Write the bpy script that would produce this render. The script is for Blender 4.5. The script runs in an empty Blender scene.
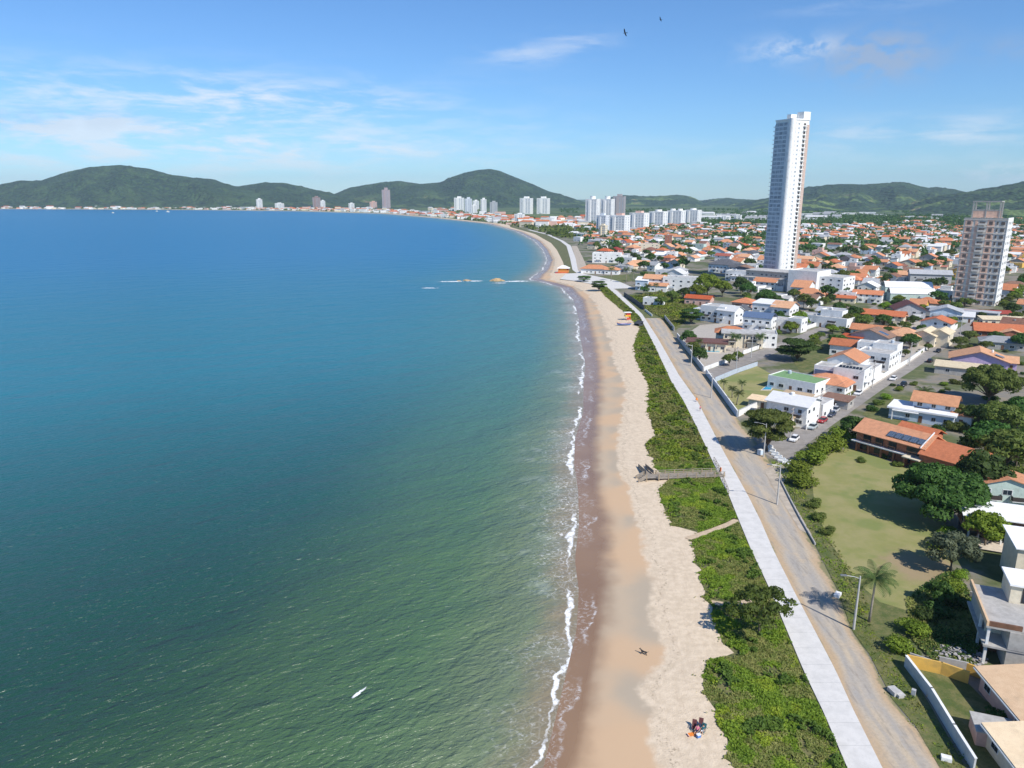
# coastal town
import bpy, math, random
import numpy as np
from mathutils import Vector, noise as mnoise
R=math.radians
S=bpy.context.scene; C=S.collection
# ---------------------------------------------------------------- camera
F=736.0; H=65.0; PITCH=math.atan(188/F)
cd=bpy.data.cameras.new('camera'); cam=bpy.data.objects.new('camera',cd); C.objects.link(cam)
cam.location=(0,0,H); cam.rotation_euler=(math.pi/2-PITCH,0,0)
cd.sensor_width=36; cd.lens=36*F/1024; cd.clip_start=.5; cd.clip_end=60000
S.camera=cam
HAZE=4.8e-5
# ---------------------------------------------------------------- light
SUN_EL,SUN_AZ=R(45),math.atan2(.58,-.81)
w=bpy.data.worlds.new('World'); S.world=w; w.use_nodes=True
nt=w.node_tree; nt.nodes.clear()
def N(t,ty,**k):
    n=t.nodes.new(ty)
    for a,b in k.items():
        if a=='ins':
            for i,v in b.items():
                if hasattr(v,'is_linked') or hasattr(v,'links'): t.links.new(v,n.inputs[i])
                else: n.inputs[i].default_value=v
        else: setattr(n,a,b)
    return n
def MATH(t,op,a,b=0.0,c=0.0,clamp=False):
    return N(t,'ShaderNodeMath',operation=op,use_clamp=clamp,ins={0:a,1:b,2:c}).outputs[0]
def MIX(t,f,a,b,mode='MIX'):
    n=N(t,'ShaderNodeMix',data_type='RGBA',blend_type=mode); n.clamp_factor=True
    for i,v in ((0,f),(6,a),(7,b)):
        if hasattr(v,'links'): t.links.new(v,n.inputs[i])
        else: n.inputs[i].default_value=(tuple(v)+(1,))[:4] if i>0 else v
    return n.outputs[2]
def RAMP(t,f,pts):
    n=N(t,'ShaderNodeValToRGB'); e=n.color_ramp.elements
    while len(e)<len(pts): e.new(.5)
    for q,(p,c) in zip(e,pts):
        q.position=p; q.color=(c,c,c,1) if isinstance(c,(int,float)) else tuple(c)+(1,)
    t.links.new(f,n.inputs[0]); return n.outputs[0]
def NOISE(t,vec,scale,detail=3,rough=.55,dist=0):
    n=N(t,'ShaderNodeTexNoise',ins={'Scale':scale,'Detail':detail,'Roughness':rough,'Distortion':dist})
    if vec is not None: t.links.new(vec,n.inputs['Vector'])
    return n.outputs[0]
def MR(t,v,a,b,c=0.,d=1.,smooth=True):
    return N(t,'ShaderNodeMapRange',interpolation_type='SMOOTHSTEP' if smooth else 'LINEAR',
             ins={0:v,1:a,2:b,3:c,4:d}).outputs[0]
sky=N(nt,'ShaderNodeTexSky',sky_type='NISHITA'); sky.sun_disc=False
sky.sun_elevation=SUN_EL; sky.sun_rotation=SUN_AZ; sky.altitude=0
sky.air_density=1.0; sky.dust_density=.05; sky.ozone_density=3.0
# clouds: white wisps at infinity, mixed into the sky by direction
tc=N(nt,'ShaderNodeTexCoord'); sx=N(nt,'ShaderNodeSeparateXYZ',ins={0:tc.outputs['Generated']})
az=MATH(nt,'ARCTAN2',sx.outputs[0],sx.outputs[1]); el=MATH(nt,'ARCSINE',sx.outputs[2])
def dirpx(px,py):
    u=(px-512)/F; v=(384-py)/F
    dy=math.cos(PITCH)+v*math.sin(PITCH); dz=-math.sin(PITCH)+v*math.cos(PITCH)
    return math.atan2(u,dy), math.atan2(dz,math.hypot(u,dy))
cv=N(nt,'ShaderNodeCombineXYZ',ins={0:MATH(nt,'MULTIPLY',az,7.),1:MATH(nt,'MULTIPLY',el,36.)}).outputs[0]
nz=NOISE(nt,cv,1.25,9,.62,.25)
cv2=N(nt,'ShaderNodeCombineXYZ',ins={0:MATH(nt,'MULTIPLY',az,20.),1:MATH(nt,'MULTIPLY',el,34.),2:3.3}).outputs[0]
nz2=NOISE(nt,cv2,1.5,8,.6,.2)
def spots(lst):
    tot=None
    for px,py,rx,ry,wt in lst:
        a,e=dirpx(px,py)
        dx=MATH(nt,'MULTIPLY',MATH(nt,'SUBTRACT',az,a),F/rx); dy=MATH(nt,'MULTIPLY',MATH(nt,'SUBTRACT',el,e),F/ry)
        r2=MATH(nt,'ADD',MATH(nt,'MULTIPLY',dx,dx),MATH(nt,'MULTIPLY',dy,dy))
        m=MATH(nt,'MULTIPLY',MATH(nt,'EXPONENT',MATH(nt,'MULTIPLY',r2,-1.)),wt)
        tot=m if tot is None else MATH(nt,'ADD',tot,m)
    return tot
wisp=spots([(150,112,230,30,1.1),(60,134,190,14,.8),(300,150,190,12,.8),(260,95,120,12,.7),(380,108,40,7,.4),
            (100,165,260,20,.6),(545,130,40,14,.25),(960,128,110,12,.62),(890,140,120,10,.3),(870,3,60,7,.35),(640,160,160,14,.25),
            (580,41,34,8,.5),(522,55,42,9,.6),(960,160,120,10,.2)])
puff=spots([(785,50,34,10,.55),(820,46,24,7,.45),(1005,172,26,8,.75),(150,128,60,6,.7),(300,147,70,5,.6)])
grey=spots([(880,56,40,18,1.5),(1010,48,22,10,.45),(30,118,110,10,.35)])
cw=MATH(nt,'MULTIPLY',wisp,MR(nt,nz,.40,.68),clamp=True)
cp=MATH(nt,'MULTIPLY',puff,MR(nt,nz2,.40,.62),clamp=True)
cg=MATH(nt,'MULTIPLY',grey,MR(nt,nz2,.30,.62),clamp=True)
cwp=MATH(nt,'MAXIMUM',cw,cp,clamp=True)
SKYGAIN=1.0
skyc=MIX(nt,1.,sky.outputs[0],(.66,.97,1.32),'MULTIPLY')
c1=MIX(nt,MATH(nt,'MULTIPLY',cwp,.7),skyc,(8.6,9.0,9.6))
c2=MIX(nt,MATH(nt,'MULTIPLY',cg,.7),c1,(3.7,4.5,6.0))
bg=N(nt,'ShaderNodeBackground',ins={0:c2,1:.08})
N(nt,'ShaderNodeOutputWorld',ins={0:bg.outputs[0]})
sl=bpy.data.lights.new('sun','SUN'); so=bpy.data.objects.new('sun',sl); C.objects.link(so)
sl.energy=4.2; sl.angle=R(.5); sl.color=(1,.95,.87)
sd=Vector((math.sin(SUN_AZ)*math.cos(SUN_EL),math.cos(SUN_AZ)*math.cos(SUN_EL),math.sin(SUN_EL)))
so.rotation_euler=(sd).to_track_quat('Z','Y').to_euler(); so.location=(200,-200,300)
vs=S.view_settings; vs.view_transform='Standard'; vs.look='None'; vs.gamma=1; vs.use_curve_mapping=False
vs.exposure=0.4
S.render.engine='CYCLES'
# ---------------------------------------------------------------- helpers
def g(px,py,z=0.0):
    u=(px-512)/F; v=(384-py)/F
    dy=math.cos(PITCH)+v*math.sin(PITCH); dz=-math.sin(PITCH)+v*math.cos(PITCH)
    t=(z-H)/dz
    return Vector((u*t,dy*t,z))
def at(px,py,Y):
    u=(px-512)/F; v=(384-py)/F
    dy=math.cos(PITCH)+v*math.sin(PITCH); dz=-math.sin(PITCH)+v*math.cos(PITCH)
    t=Y/dy
    return Vector((u*t,Y,H+dz*t))
def pxm(py): return (py-196)*.0149        # pixels per metre, across, at a ground row
def hpx(py,dpx):                            # height in metres of dpx pixels standing on ground row py
    p=g(512,py); v=(384-(py-dpx))/F
    return H+(v*p.y*math.cos(PITCH)-p.y*math.sin(PITCH))/(math.cos(PITCH)+v*math.sin(PITCH))
def prop(o,label=None,cat=None,group=None,kind=None):
    for k,v in (('label',label),('category',cat),('group',group),('kind',kind)):
        if v: o[k]=v
    return o
class MB:
    def __init__(s): s.v=[]; s.f=[]; s.m=[]
    def add(s,vs,fs,mi=0):
        o=len(s.v); s.v+=[tuple(v) for v in vs]; s.f+=[tuple(i+o for i in f) for f in fs]; s.m+=[mi]*len(fs)
    def box(s,x0,x1,y0,y1,z0,z1,mi=0,T=None):
        vs=[(x,y,z) for z in (z0,z1) for y in (y0,y1) for x in (x0,x1)]
        if T: vs=[T(*v) for v in vs]
        s.add(vs,[(0,2,3,1),(4,5,7,6),(0,1,5,4),(2,6,7,3),(0,4,6,2),(1,3,7,5)],mi)
    def tube(s,pts,rs,n=8,mi=0,cap=True):
        pts=[Vector(p) for p in pts]; rings=[]
        for i,p in enumerate(pts):
            d=(pts[min(i+1,len(pts)-1)]-pts[max(i-1,0)]).normalized()
            a=d.cross(Vector((0,0,1)) if abs(d.z)<.9 else Vector((1,0,0))).normalized(); b=d.cross(a)
            r=rs[i] if isinstance(rs,(list,tuple)) else rs
            rings.append([p+a*(r*math.cos(2*math.pi*k/n))+b*(r*math.sin(2*math.pi*k/n)) for k in range(n)])
        vs=[v for r_ in rings for v in r_]; fs=[]
        for i in range(len(pts)-1):
            for k in range(n):
                a=i*n+k; b=i*n+(k+1)%n; fs.append((a,b,b+n,a+n))
        if cap: fs+= [tuple(range(n))[::-1],tuple(range((len(pts)-1)*n,len(pts)*n))]
        s.add(vs,fs,mi)
    def prism(s,poly,z0,z1,mi=0):
        n=len(poly); vs=[(p[0],p[1],z0) for p in poly]+[(p[0],p[1],z1) for p in poly]
        s.add(vs,[tuple(range(n))[::-1],tuple(range(n,2*n))]+[(i,(i+1)%n,(i+1)%n+n,i+n) for i in range(n)],mi)
    def ball(s,c,r,n=8,k=5,mi=0):
        vs=[];fs=[]
        rx,ry,rz=(r,r,r) if isinstance(r,(int,float)) else r
        for j in range(k+1):
            th=math.pi*j/k
            for i in range(n):
                ph=2*math.pi*i/n
                vs.append((c[0]+rx*math.sin(th)*math.cos(ph),c[1]+ry*math.sin(th)*math.sin(ph),c[2]+rz*math.cos(th)))
        for j in range(k):
            for i in range(n):
                a=j*n+i;b=j*n+(i+1)%n; fs.append((a,a+n,b+n,b))
        s.add(vs,fs,mi)
    def mesh(s,name,mats,smooth=False):
        me=bpy.data.meshes.new(name); me.from_pydata(s.v,[],s.f)
        for m in (mats if isinstance(mats,(list,tuple)) else [mats]): me.materials.append(m)
        if max(s.m,default=0)>0: me.polygons.foreach_set('material_index',s.m)
        if smooth: me.polygons.foreach_set('use_smooth',[True]*len(s.f))
        me.update(); return me
    def build(s,name,mats,parent=None,smooth=False,loc=None,rz=0):
        return link(name,s.mesh(name,mats,smooth),parent,loc,rz)
def link(name,me,parent=None,loc=None,rz=0):
    o=bpy.data.objects.new(name,me); C.objects.link(o)
    if parent: o.parent=parent
    if loc is not None: o.location=loc
    if rz: o.rotation_euler=(0,0,rz)
    return o
def thing(name,label,cat,loc=(0,0,0),rz=0,group=None):
    o=bpy.data.objects.new(name,None); C.objects.link(o); o.location=loc; o.rotation_euler=(0,0,rz)
    o.empty_display_size=.3
    return prop(o,label,cat,group)
def dup(root,loc,rz,label=None,group=None,scale=None):
    r=root.copy(); C.objects.link(r); r.location=loc; r.rotation_euler=(0,0,rz)
    if scale: r.scale=scale if isinstance(scale,(tuple,list)) else (scale,)*3
    if label: r['label']=label
    if group: r['group']=group
    for ch in root.children:
        c=ch.copy(); C.objects.link(c); c.parent=r
        for gc in ch.children:
            d=gc.copy(); C.objects.link(d); d.parent=c
    return r
def npmesh(name,V,Fq,mats,smooth=False,k=4,mi=None):
    me=bpy.data.meshes.new(name); V=np.asarray(V,np.float32); Fq=np.asarray(Fq,np.int32)
    me.vertices.add(len(V)); me.vertices.foreach_set('co',V.ravel())
    me.loops.add(Fq.size); me.loops.foreach_set('vertex_index',Fq.ravel())
    me.polygons.add(len(Fq)); me.polygons.foreach_set('loop_start',np.arange(0,Fq.size,k,dtype=np.int32))
    for m in (mats if isinstance(mats,(list,tuple)) else [mats]): me.materials.append(m)
    if mi is not None: me.polygons.foreach_set('material_index',np.asarray(mi,np.int32))
    if smooth: me.polygons.foreach_set('use_smooth',np.ones(len(Fq),bool))
    me.update(calc_edges=True); me.validate(); return me
def grid(rows):
    """rows: list of equal-length lists of points -> verts, quads"""
    n=len(rows[0]); V=[p for r in rows for p in r]
    Fq=[(i*n+j,i*n+j+1,(i+1)*n+j+1,(i+1)*n+j) for i in range(len(rows)-1) for j in range(n-1)]
    return V,Fq
# ---------------------------------------------------------------- materials
def newmat(name):
    m=bpy.data.materials.new(name); m.use_nodes=True; t=m.node_tree; t.nodes.clear()
    b=N(t,'ShaderNodeBsdfPrincipled'); N(t,'ShaderNodeOutputMaterial',ins={0:b.outputs[0]})
    return m,t,b
def L(t,a,b): t.links.new(a,b)
def objco(t): return N(t,'ShaderNodeTexCoord').outputs['Object']
def wpos(t): return N(t,'ShaderNodeNewGeometry').outputs['Position']
def BUMP(t,b,h,strength=.5,dist=.05):
    L(t,N(t,'ShaderNodeBump',ins={'Height':h,'Strength':strength,'Distance':dist}).outputs[0],b.inputs['Normal'])
def plain(name,col,rough=.8,var=.12,scale=1.2,metal=0,dirt=.0,rnd=0.0):
    m,t,b=newmat(name)
    n=NOISE(t,wpos(t),scale,4,.6)
    c=MIX(t,MR(t,n,.3,.7),tuple(x*(1-var) for x in col),tuple(min(1,x*(1+var)) for x in col))
    if dirt:
        n2=NOISE(t,wpos(t),.35,5,.7)
        c=MIX(t,MATH(t,'MULTIPLY',MR(t,n2,.48,.75),dirt),c,(.16,.14,.11))
    if rnd:
        r=N(t,'ShaderNodeObjectInfo').outputs['Random']
        hs=N(t,'ShaderNodeHueSaturation',ins={'Hue':MATH(t,'MULTIPLY_ADD',r,.03*rnd,.5-.015*rnd),'Value':MATH(t,'MULTIPLY_ADD',r,.5*rnd,1-.25*rnd),'Color':c})
        c=hs.outputs[0]
    L(t,c,b.inputs['Base Color']); b.inputs['Roughness'].default_value=rough; b.inputs['Metallic'].default_value=metal
    return m
# ---------------------------------------------------------------- coast lines, as X over Y
SEA_Z=-1.5
def line(pts,z):
    q=sorted([(v.y,v.x) for v in (g(a,b,z) for a,b in pts)])
    q=[(0.0,q[0][1]-(q[0][0])*((q[1][1]-q[0][1])/(q[1][0]-q[0][0])))]+q
    return np.array(q)
Wl=line([(545,768),(558,715),(571,660),(578,630),(580,590),(576,560),(580,525),(579,490),(575,464),(576,438),(584,412),(584,386),(586,365),(581,338),(579,318),(574,300),(562,287),(546,282.5),(531,279.5),(536,275),(544,270),(548,260),(544,250),(534,240),(516,231),(490,224),(440,218.5),(385,213.8),(300,211.2),(200,210.0),(100,209.4),(0,209.0)],SEA_Z)
Wl=np.vstack([Wl,[[Wl[-1][0]+40,-9000],[20000,-9000]]])
Al=line([(580,768),(590,700),(599,650),(605,620),(607,580),(612,560),(609,516),(601,490),(598,464),(598,438),(599,412),(601,386),(600,365),(595,338),(589,318),(585,300),(572,287),(556,282.8),(541,279.5),(544,274),(549,270),(553,260),(548,250),(540,241),(522,232),(495,225)],-1.1)
Bl=line([(656,768),(645,720),(636,685),(662,650),(652,625),(650,595),(648,575),(642,555),(638,525),(626,490),(617,464),(616,438),(621,412),(625,386),(614,362),(608,338),(602,318),(593,300),(580,289),(566,284),(550,280),(550,274),(553,270),(555,260),(550,250),(542,241.5),(525,232.5),(500,226)],-.5)
Vl=line([(734,768),(722,730),(703,680),(706,660),(735,655),(722,640),(712,615),(706,595),(700,575),(691,540),(697,530),(672,525),(664,510),(659,490),(668,478),(656,468),(645,445),(656,435),(648,412),(649,386),(636,360),(634,345),(640,328),(622,310),(605,296),(600,289),(590,284),(575,279),(566,273),(563,262),(557,250),(551,243),(535,234),(510,227)],0)
PLl=line([(847,768),(824,714),(803,670),(769,588),(751,550),(738.6,520),(729,496),(722,482),(696.6,427),(683,400),(672,383),(654.6,346),(640,317),(628,306),(607,287),(596,281),(580,275.5),(572.5,270),(570,258),(566.5,246),(560,241),(546,234.5),(520,228)],0)
PRl=line([(882,768),(853,710),(835,670),(792,588),(773,550),(760,520),(749,498),(722,449),(696.6,400),(679,375.5),(657.6,338),(642,314),(617,291),(604,283),(590,277),(578,271),(575.5,258),(571,246),(563.5,241),(549,234.5),(523,228)],0)
def fx(l,y): return float(np.interp(y,l[:,0],l[:,1]))
ys=[10.0]
while ys[-1]<560: ys.append(ys[-1]+2.5)
while ys[-1]<14000: ys.append(ys[-1]*1.012+1)
ys=[y for y in ys if not 560<y<561]+[595,620,640]; ys=sorted(ys)
offs=[2,6,12,25,50,100,200,400,800,1600,3200,6400,12000]
rows=[];ta=[];srows=[];sd_=[]
def VN(y): return (1.1*mnoise.noise(Vector((1.,y*.33,3.)))+.8*mnoise.noise(Vector((7.,y*1.1,3.))))*(1 if y<520 else 0)
soff=[-14000,-6000,-2500,-1200,-600,-300,-160,-100,-70,-50,-36,-26,-18,-13,-9,-6,-4,-2.5,-1.2,0,1.5,4,12]
for y in ys:
    wx=fx(Wl,y)
    sl_=abs(fx(Wl,y+4)-fx(Wl,y-4))/8; k=math.sqrt(1+sl_*sl_)
    far=min(1,max(0,(y-1700)/200))
    bw=14*k
    ax=fx(Al,y)*(1-far)+far*(wx+bw*.2); bx=fx(Bl,y)*(1-far)+far*(wx+bw*.4)
    vx=fx(Vl,y)*(1-far)+far*(wx+bw); px_=fx(PLl,y)*(1-far)+far*(wx+bw*1.5)
    ax=max(ax,wx+1.2); bx=max(bx,ax+1.0); vx=max(vx+VN(y),bx+1.5); px_=max(px_,vx+.5)
    xs=[wx-60*k,wx-12*k,wx,ax,bx,vx,px_]+[px_+o*k for o in offs]
    zs=[-6,-2.6,-1.48,-1.1,-.5,-.03,0]+[0]*len(offs)
    rows.append([(max(-14500+j_*.5,min(15200,a)),y,z) for j_,(a,z) in enumerate(zip(xs,zs))]); ta+=[-4,-1,0,1,2,3,4]+[5]*len(offs)
    srows.append([(max(wx+o*k,-14600+j_*.5),y,SEA_Z) for j_,o in enumerate(soff)]); sd_+=soff
V,Fq=grid(rows); nc=len(rows[0])
# sand
msand,t,b=newmat('beach_sand')
tt=N(t,'ShaderNodeAttribute',attribute_name='zone').outputs['Fac']; P=wpos(t)
nA=NOISE(t,P,.16,3,.6); nB=NOISE(t,P,.9,4,.6); nC=NOISE(t,P,6.,3,.6); nL=NOISE(t,P,.05,2,.5)
tz=MATH(t,'ADD',tt,MATH(t,'MULTIPLY_ADD',nA,.7,-.35))
tz2=MATH(t,'ADD',tz,MATH(t,'MULTIPLY_ADD',nB,.12,-.06))
wet=MIX(t,MR(t,nL,.35,.65),(.30,.188,.108),(.255,.155,.09))
damp=MIX(t,MR(t,nL,.4,.6),(.56,.385,.235),(.48,.375,.26))
dry=MIX(t,MR(t,nB,.3,.7),(.57,.46,.328),(.69,.565,.415))
dry=MIX(t,MATH(t,'MULTIPLY',MR(t,nC,.5,.7),.35),dry,(.48,.38,.28))
c=MIX(t,MR(t,tz,.62,1.35),wet,damp)
patch=MATH(t,'MULTIPLY',MR(t,tz2,1.35,1.85),MR(t,nL,.42,.56))
c=MIX(t,MATH(t,'MULTIPLY',patch,.75),c,(.40,.335,.25))
isdry=MR(t,tz2,1.93,2.12)
c=MIX(t,isdry,c,dry)
sp_=N(t,'ShaderNodeSeparateXYZ',ins={0:P}); yo=N(t,'ShaderNodeCombineXYZ',ins={1:sp_.outputs[1],0:3.}).outputs[0]
wr=MATH(t,'MULTIPLY',MR(t,MATH(t,'ABSOLUTE',MATH(t,'SUBTRACT',tz2,2.22)),.05,.01),MR(t,NOISE(t,P,2.2,4,.7),.5,.62))
c=MIX(t,MATH(t,'MULTIPLY',wr,.55),c,(.16,.115,.07))
sy=NOISE(t,N(t,'ShaderNodeVectorMath',operation='MULTIPLY',ins={0:P,1:(1.,.12,1.)}).outputs[0],1.3,4,.6)
c=MIX(t,MATH(t,'MULTIPLY',MATH(t,'MULTIPLY',MR(t,sy,.52,.68),isdry),.3),c,(.48,.37,.26))
fo=NOISE(t,P,1.0,6,.78,1.3); fy=NOISE(t,yo,.045,3,.6); fw=NOISE(t,P,.14,3,.6,.6)
fm=MATH(t,'ABSOLUTE',MATH(t,'SUBTRACT',MATH(t,'ADD',tt,MATH(t,'MULTIPLY_ADD',fw,1.5,-.75)),.38))
fm=MATH(t,'MULTIPLY',MATH(t,'MULTIPLY',MR(t,fm,.16,.02),MR(t,fo,.44,.62)),MR(t,fy,.44,.60))
fm2=MATH(t,'MULTIPLY',MATH(t,'MULTIPLY',MR(t,MATH(t,'ADD',tt,MATH(t,'MULTIPLY_ADD',fw,1.2,-.6)),.42,.02),MR(t,fo,.5,.66)),MR(t,fy,.40,.58))
c=MIX(t,MATH(t,'MULTIPLY',MATH(t,'MAXIMUM',fm,MATH(t,'MULTIPLY',fm2,.7)),.8),c,(.78,.78,.77))
c=MIX(t,MATH(t,'MULTIPLY',MR(t,tz2,3.0,3.3),.35),c,(.40,.34,.2))
L(t,c,b.inputs['Base Color'])
L(t,MR(t,tz,.6,1.5,.26,.85),b.inputs['Roughness'])
foot=MATH(t,'ADD',nC,MATH(t,'MULTIPLY',NOISE(t,P,1.8,4,.6),1.2))
L(t,N(t,'ShaderNodeBump',ins={'Height':foot,'Strength':MATH(t,'MULTIPLY',isdry,.42),'Distance':.14}).outputs[0],b.inputs['Normal'])
# land
mland,t,b=newmat('land_ground'); P=wpos(t)
n1=NOISE(t,P,.045,5,.6); n2=NOISE(t,P,.3,5,.65); n3=NOISE(t,P,3.,4,.6)
soil=MIX(t,MR(t,n2,.35,.65),(.27,.225,.165),(.20,.19,.175))
grass=MIX(t,MR(t,n2,.3,.7),(.055,.085,.02),(.12,.135,.045))
c=MIX(t,MR(t,n1,.45,.57),soil,grass)
c=MIX(t,MATH(t,'MULTIPLY',n3,.3),c,(.1,.1,.06))
yy=N(t,'ShaderNodeSeparateXYZ',ins={0:P}).outputs[1]
fg=MIX(t,MR(t,NOISE(t,P,.006,4,.6),.4,.6),(.03,.06,.018),(.11,.15,.04))
c=MIX(t,MR(t,yy,1500,2200),c,fg)
L(t,c,b.inputs['Base Color']); b.inputs['Roughness'].default_value=.95
BUMP(t,b,n3,.4,.1)
mi=[0 if (i%(nc-1))<6 else 1 for i in range(len(Fq))]
# strip between vegetation edge and promenade: dune soil
mdune,t,b=newmat('dune_soil'); P=wpos(t)
c=MIX(t,MR(t,NOISE(t,P,.5,5,.6),.4,.6),(.07,.085,.025),(.16,.15,.06))
L(t,c,b.inputs['Base Color']); b.inputs['Roughness'].default_value=.95
mi=[2 if (i%(nc-1))==5 else m for i,m in enumerate(mi)]
me=npmesh('ground',V,Fq,[msand,mland,mdune],True,mi=mi)
a=me.attributes.new('zone','FLOAT','POINT'); a.data.foreach_set('value',np.array(ta,np.float32))
prop(link('ground',me),kind='structure')
# ---------------------------------------------------------------- sea
msea,t,b=newmat('sea_water'); P=wpos(t)
d=N(t,'ShaderNodeAttribute',attribute_name='shore').outputs['Fac']
sp=N(t,'ShaderNodeSeparateXYZ',ins={0:P}); X_,Y_=sp.outputs[0],sp.outputs[1]
nS=NOISE(t,P,.02,4,.6,.6); nM=NOISE(t,P,.12,4,.6,.5)
dist=MATH(t,'SQRT',MATH(t,'ADD',MATH(t,'MULTIPLY',X_,X_),MATH(t,'MULTIPLY',Y_,Y_)))
off=MATH(t,'MULTIPLY',d,-1.)
dd=MATH(t,'ADD',off,MATH(t,'MULTIPLY_ADD',nS,40.,-20.))
green=MIX(t,MR(t,dd,5,75),(.062,.112,.048),(.014,.055,.036))
deep=(.008,.145,.30)
blueY=MATH(t,'ADD',Y_,MATH(t,'MULTIPLY',off,.55))
c=MIX(t,MR(t,blueY,95,400,0,1),green,(.016,.158,.218))
c=MIX(t,MR(t,blueY,280,1100,0,1),c,deep)
sh=MATH(t,'ADD',off,MATH(t,'MULTIPLY_ADD',nM,9.,-4.5))
c=MIX(t,MATH(t,'MULTIPLY',MR(t,sh,MATH(t,'MULTIPLY_ADD',MR(t,Y_,100,400),70.,60.),6),.5),c,MIX(t,MR(t,Y_,110,330),(.10,.19,.095),(.09,.21,.165)))
c=MIX(t,MATH(t,'MULTIPLY',MR(t,sh,26,3),.7),c,(.175,.20,.125))
c=MIX(t,MATH(t,'MULTIPLY',MR(t,sh,9,0),.75),c,(.27,.20,.135))
# foam lines near shore
nY=NOISE(t,N(t,'ShaderNodeCombineXYZ',ins={1:Y_}).outputs[0],.035,3,.6)
nY2=NOISE(t,N(t,'ShaderNodeCombineXYZ',ins={1:Y_,0:7.}).outputs[0],.05,3,.6)
wob=NOISE(t,P,.12,3,.6); wob2=NOISE(t,P,.5,4,.7); lace=N(t,'ShaderNodeTexVoronoi',feature='DISTANCE_TO_EDGE',ins={'Scale':.55,'Vector':MIX(t,.22,P,N(t,'ShaderNodeTexNoise',ins={'Scale':.5,'Detail':3.,'Vector':P}).outputs[1],'ADD')}).outputs[0]
e=MATH(t,'ADD',off,MATH(t,'ADD',MATH(t,'MULTIPLY_ADD',wob,6.,-3.),MATH(t,'MULTIPLY_ADD',wob2,1.6,-.8)))
def band(c0,wd,amp): return MATH(t,'MULTIPLY',MR(t,MATH(t,'ABSOLUTE',MATH(t,'SUBTRACT',e,c0)),wd,MATH(t,'MULTIPLY',wd,.35)),amp)
f1=band(1.2,MATH(t,'MULTIPLY_ADD',nY,4.4,-1.75),1.)
f1=MATH(t,'MULTIPLY',MATH(t,'MULTIPLY',f1,MR(t,nY,.40,.52)),MR(t,NOISE(t,P,.8,5,.75),.32,.56,.15,1.))
fl=NOISE(t,P,1.1,6,.75,1.2)
f2=MATH(t,'MULTIPLY',MATH(t,'MULTIPLY',MR(t,e,13,1),MATH(t,'MAXIMUM',MR(t,fl,.52,.66),MATH(t,'MULTIPLY',MR(t,lace,.08,.0),.2))),MATH(t,'MULTIPLY',MR(t,nY2,.36,.58),.85))
f3=MATH(t,'MULTIPLY',MATH(t,'MULTIPLY',MR(t,e,22,5),MR(t,nM,.5,.72)),MATH(t,'MULTIPLY',MR(t,nY2,.45,.6),.25))
foam=MATH(t,'MAXIMUM',f1,MATH(t,'MAXIMUM',f2,f3),clamp=True)
c=MIX(t,foam,c,(.86,.88,.88))
L(t,c,b.inputs['Base Color'])
b.inputs['IOR'].default_value=1.33
L(t,MATH(t,'ADD',MR(t,dist,100,1500,.28,.32),MATH(t,'MULTIPLY',foam,.5)),b.inputs['Roughness'])
# waves: stretched noise, crests running obliquely
def stretch(deg,k):
    r=N(t,'ShaderNodeVectorRotate',rotation_type='Z_AXIS',ins={0:P,3:R(-deg)}).outputs[0]
    return N(t,'ShaderNodeVectorMath',operation='MULTIPLY',ins={0:r,1:(k,1,1)}).outputs[0]
mp=stretch(40,.42); mp2=stretch(26,.5)
h=MATH(t,'ADD',MATH(t,'MULTIPLY',NOISE(t,mp,.42,2,.5,.4),.5),MATH(t,'ADD',MATH(t,'MULTIPLY',NOISE(t,mp2,1.25,3,.6,.4),.34),MATH(t,'MULTIPLY',NOISE(t,mp2,.07,2,.5),1.6)))
L(t,N(t,'ShaderNodeBump',ins={'Height':h,'Strength':MATH(t,'MULTIPLY',MR(t,off,0,14,.25,1.),1.),'Distance':1.9}).outputs[0],b.inputs['Normal'])
V,Fq=grid(srows)
me=npmesh('sea',V,Fq,msea,True)
a=me.attributes.new('shore','FLOAT','POINT'); a.data.foreach_set('value',np.array(sd_,np.float32))
prop(link('sea',me),kind='structure')
# ---------------------------------------------------------------- hills
mhill,t,b=newmat('forest_hill'); P=wpos(t)
v=N(t,'ShaderNodeTexVoronoi',ins={'Scale':.045,'Vector':P}); n=NOISE(t,P,.004,5,.6)
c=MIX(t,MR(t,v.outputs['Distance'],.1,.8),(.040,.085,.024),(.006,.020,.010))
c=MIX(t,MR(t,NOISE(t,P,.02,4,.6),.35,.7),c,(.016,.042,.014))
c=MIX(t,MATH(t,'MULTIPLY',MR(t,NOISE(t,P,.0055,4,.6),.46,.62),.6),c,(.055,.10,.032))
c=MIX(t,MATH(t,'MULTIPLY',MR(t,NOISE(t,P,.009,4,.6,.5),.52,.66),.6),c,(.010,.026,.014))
sp=N(t,'ShaderNodeSeparateXYZ',ins={0:P})
field=MATH(t,'MULTIPLY',MR(t,n,.53,.60),MR(t,sp.outputs[2],100,30))
fa=N(t,'ShaderNodeAttribute',attribute_name='field').outputs['Fac']
c=MIX(t,MATH(t,'MULTIPLY',field,fa),c,MIX(t,MR(t,NOISE(t,P,.012,3,.6),.6,.72),(.13,.19,.045),(.34,.24,.13)))
L(t,c,b.inputs['Base Color']); b.inputs['Roughness'].default_value=.95
BUMP(t,b,MATH(t,'SUBTRACT',1.,v.outputs['Distance']),1.,14.)
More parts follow.
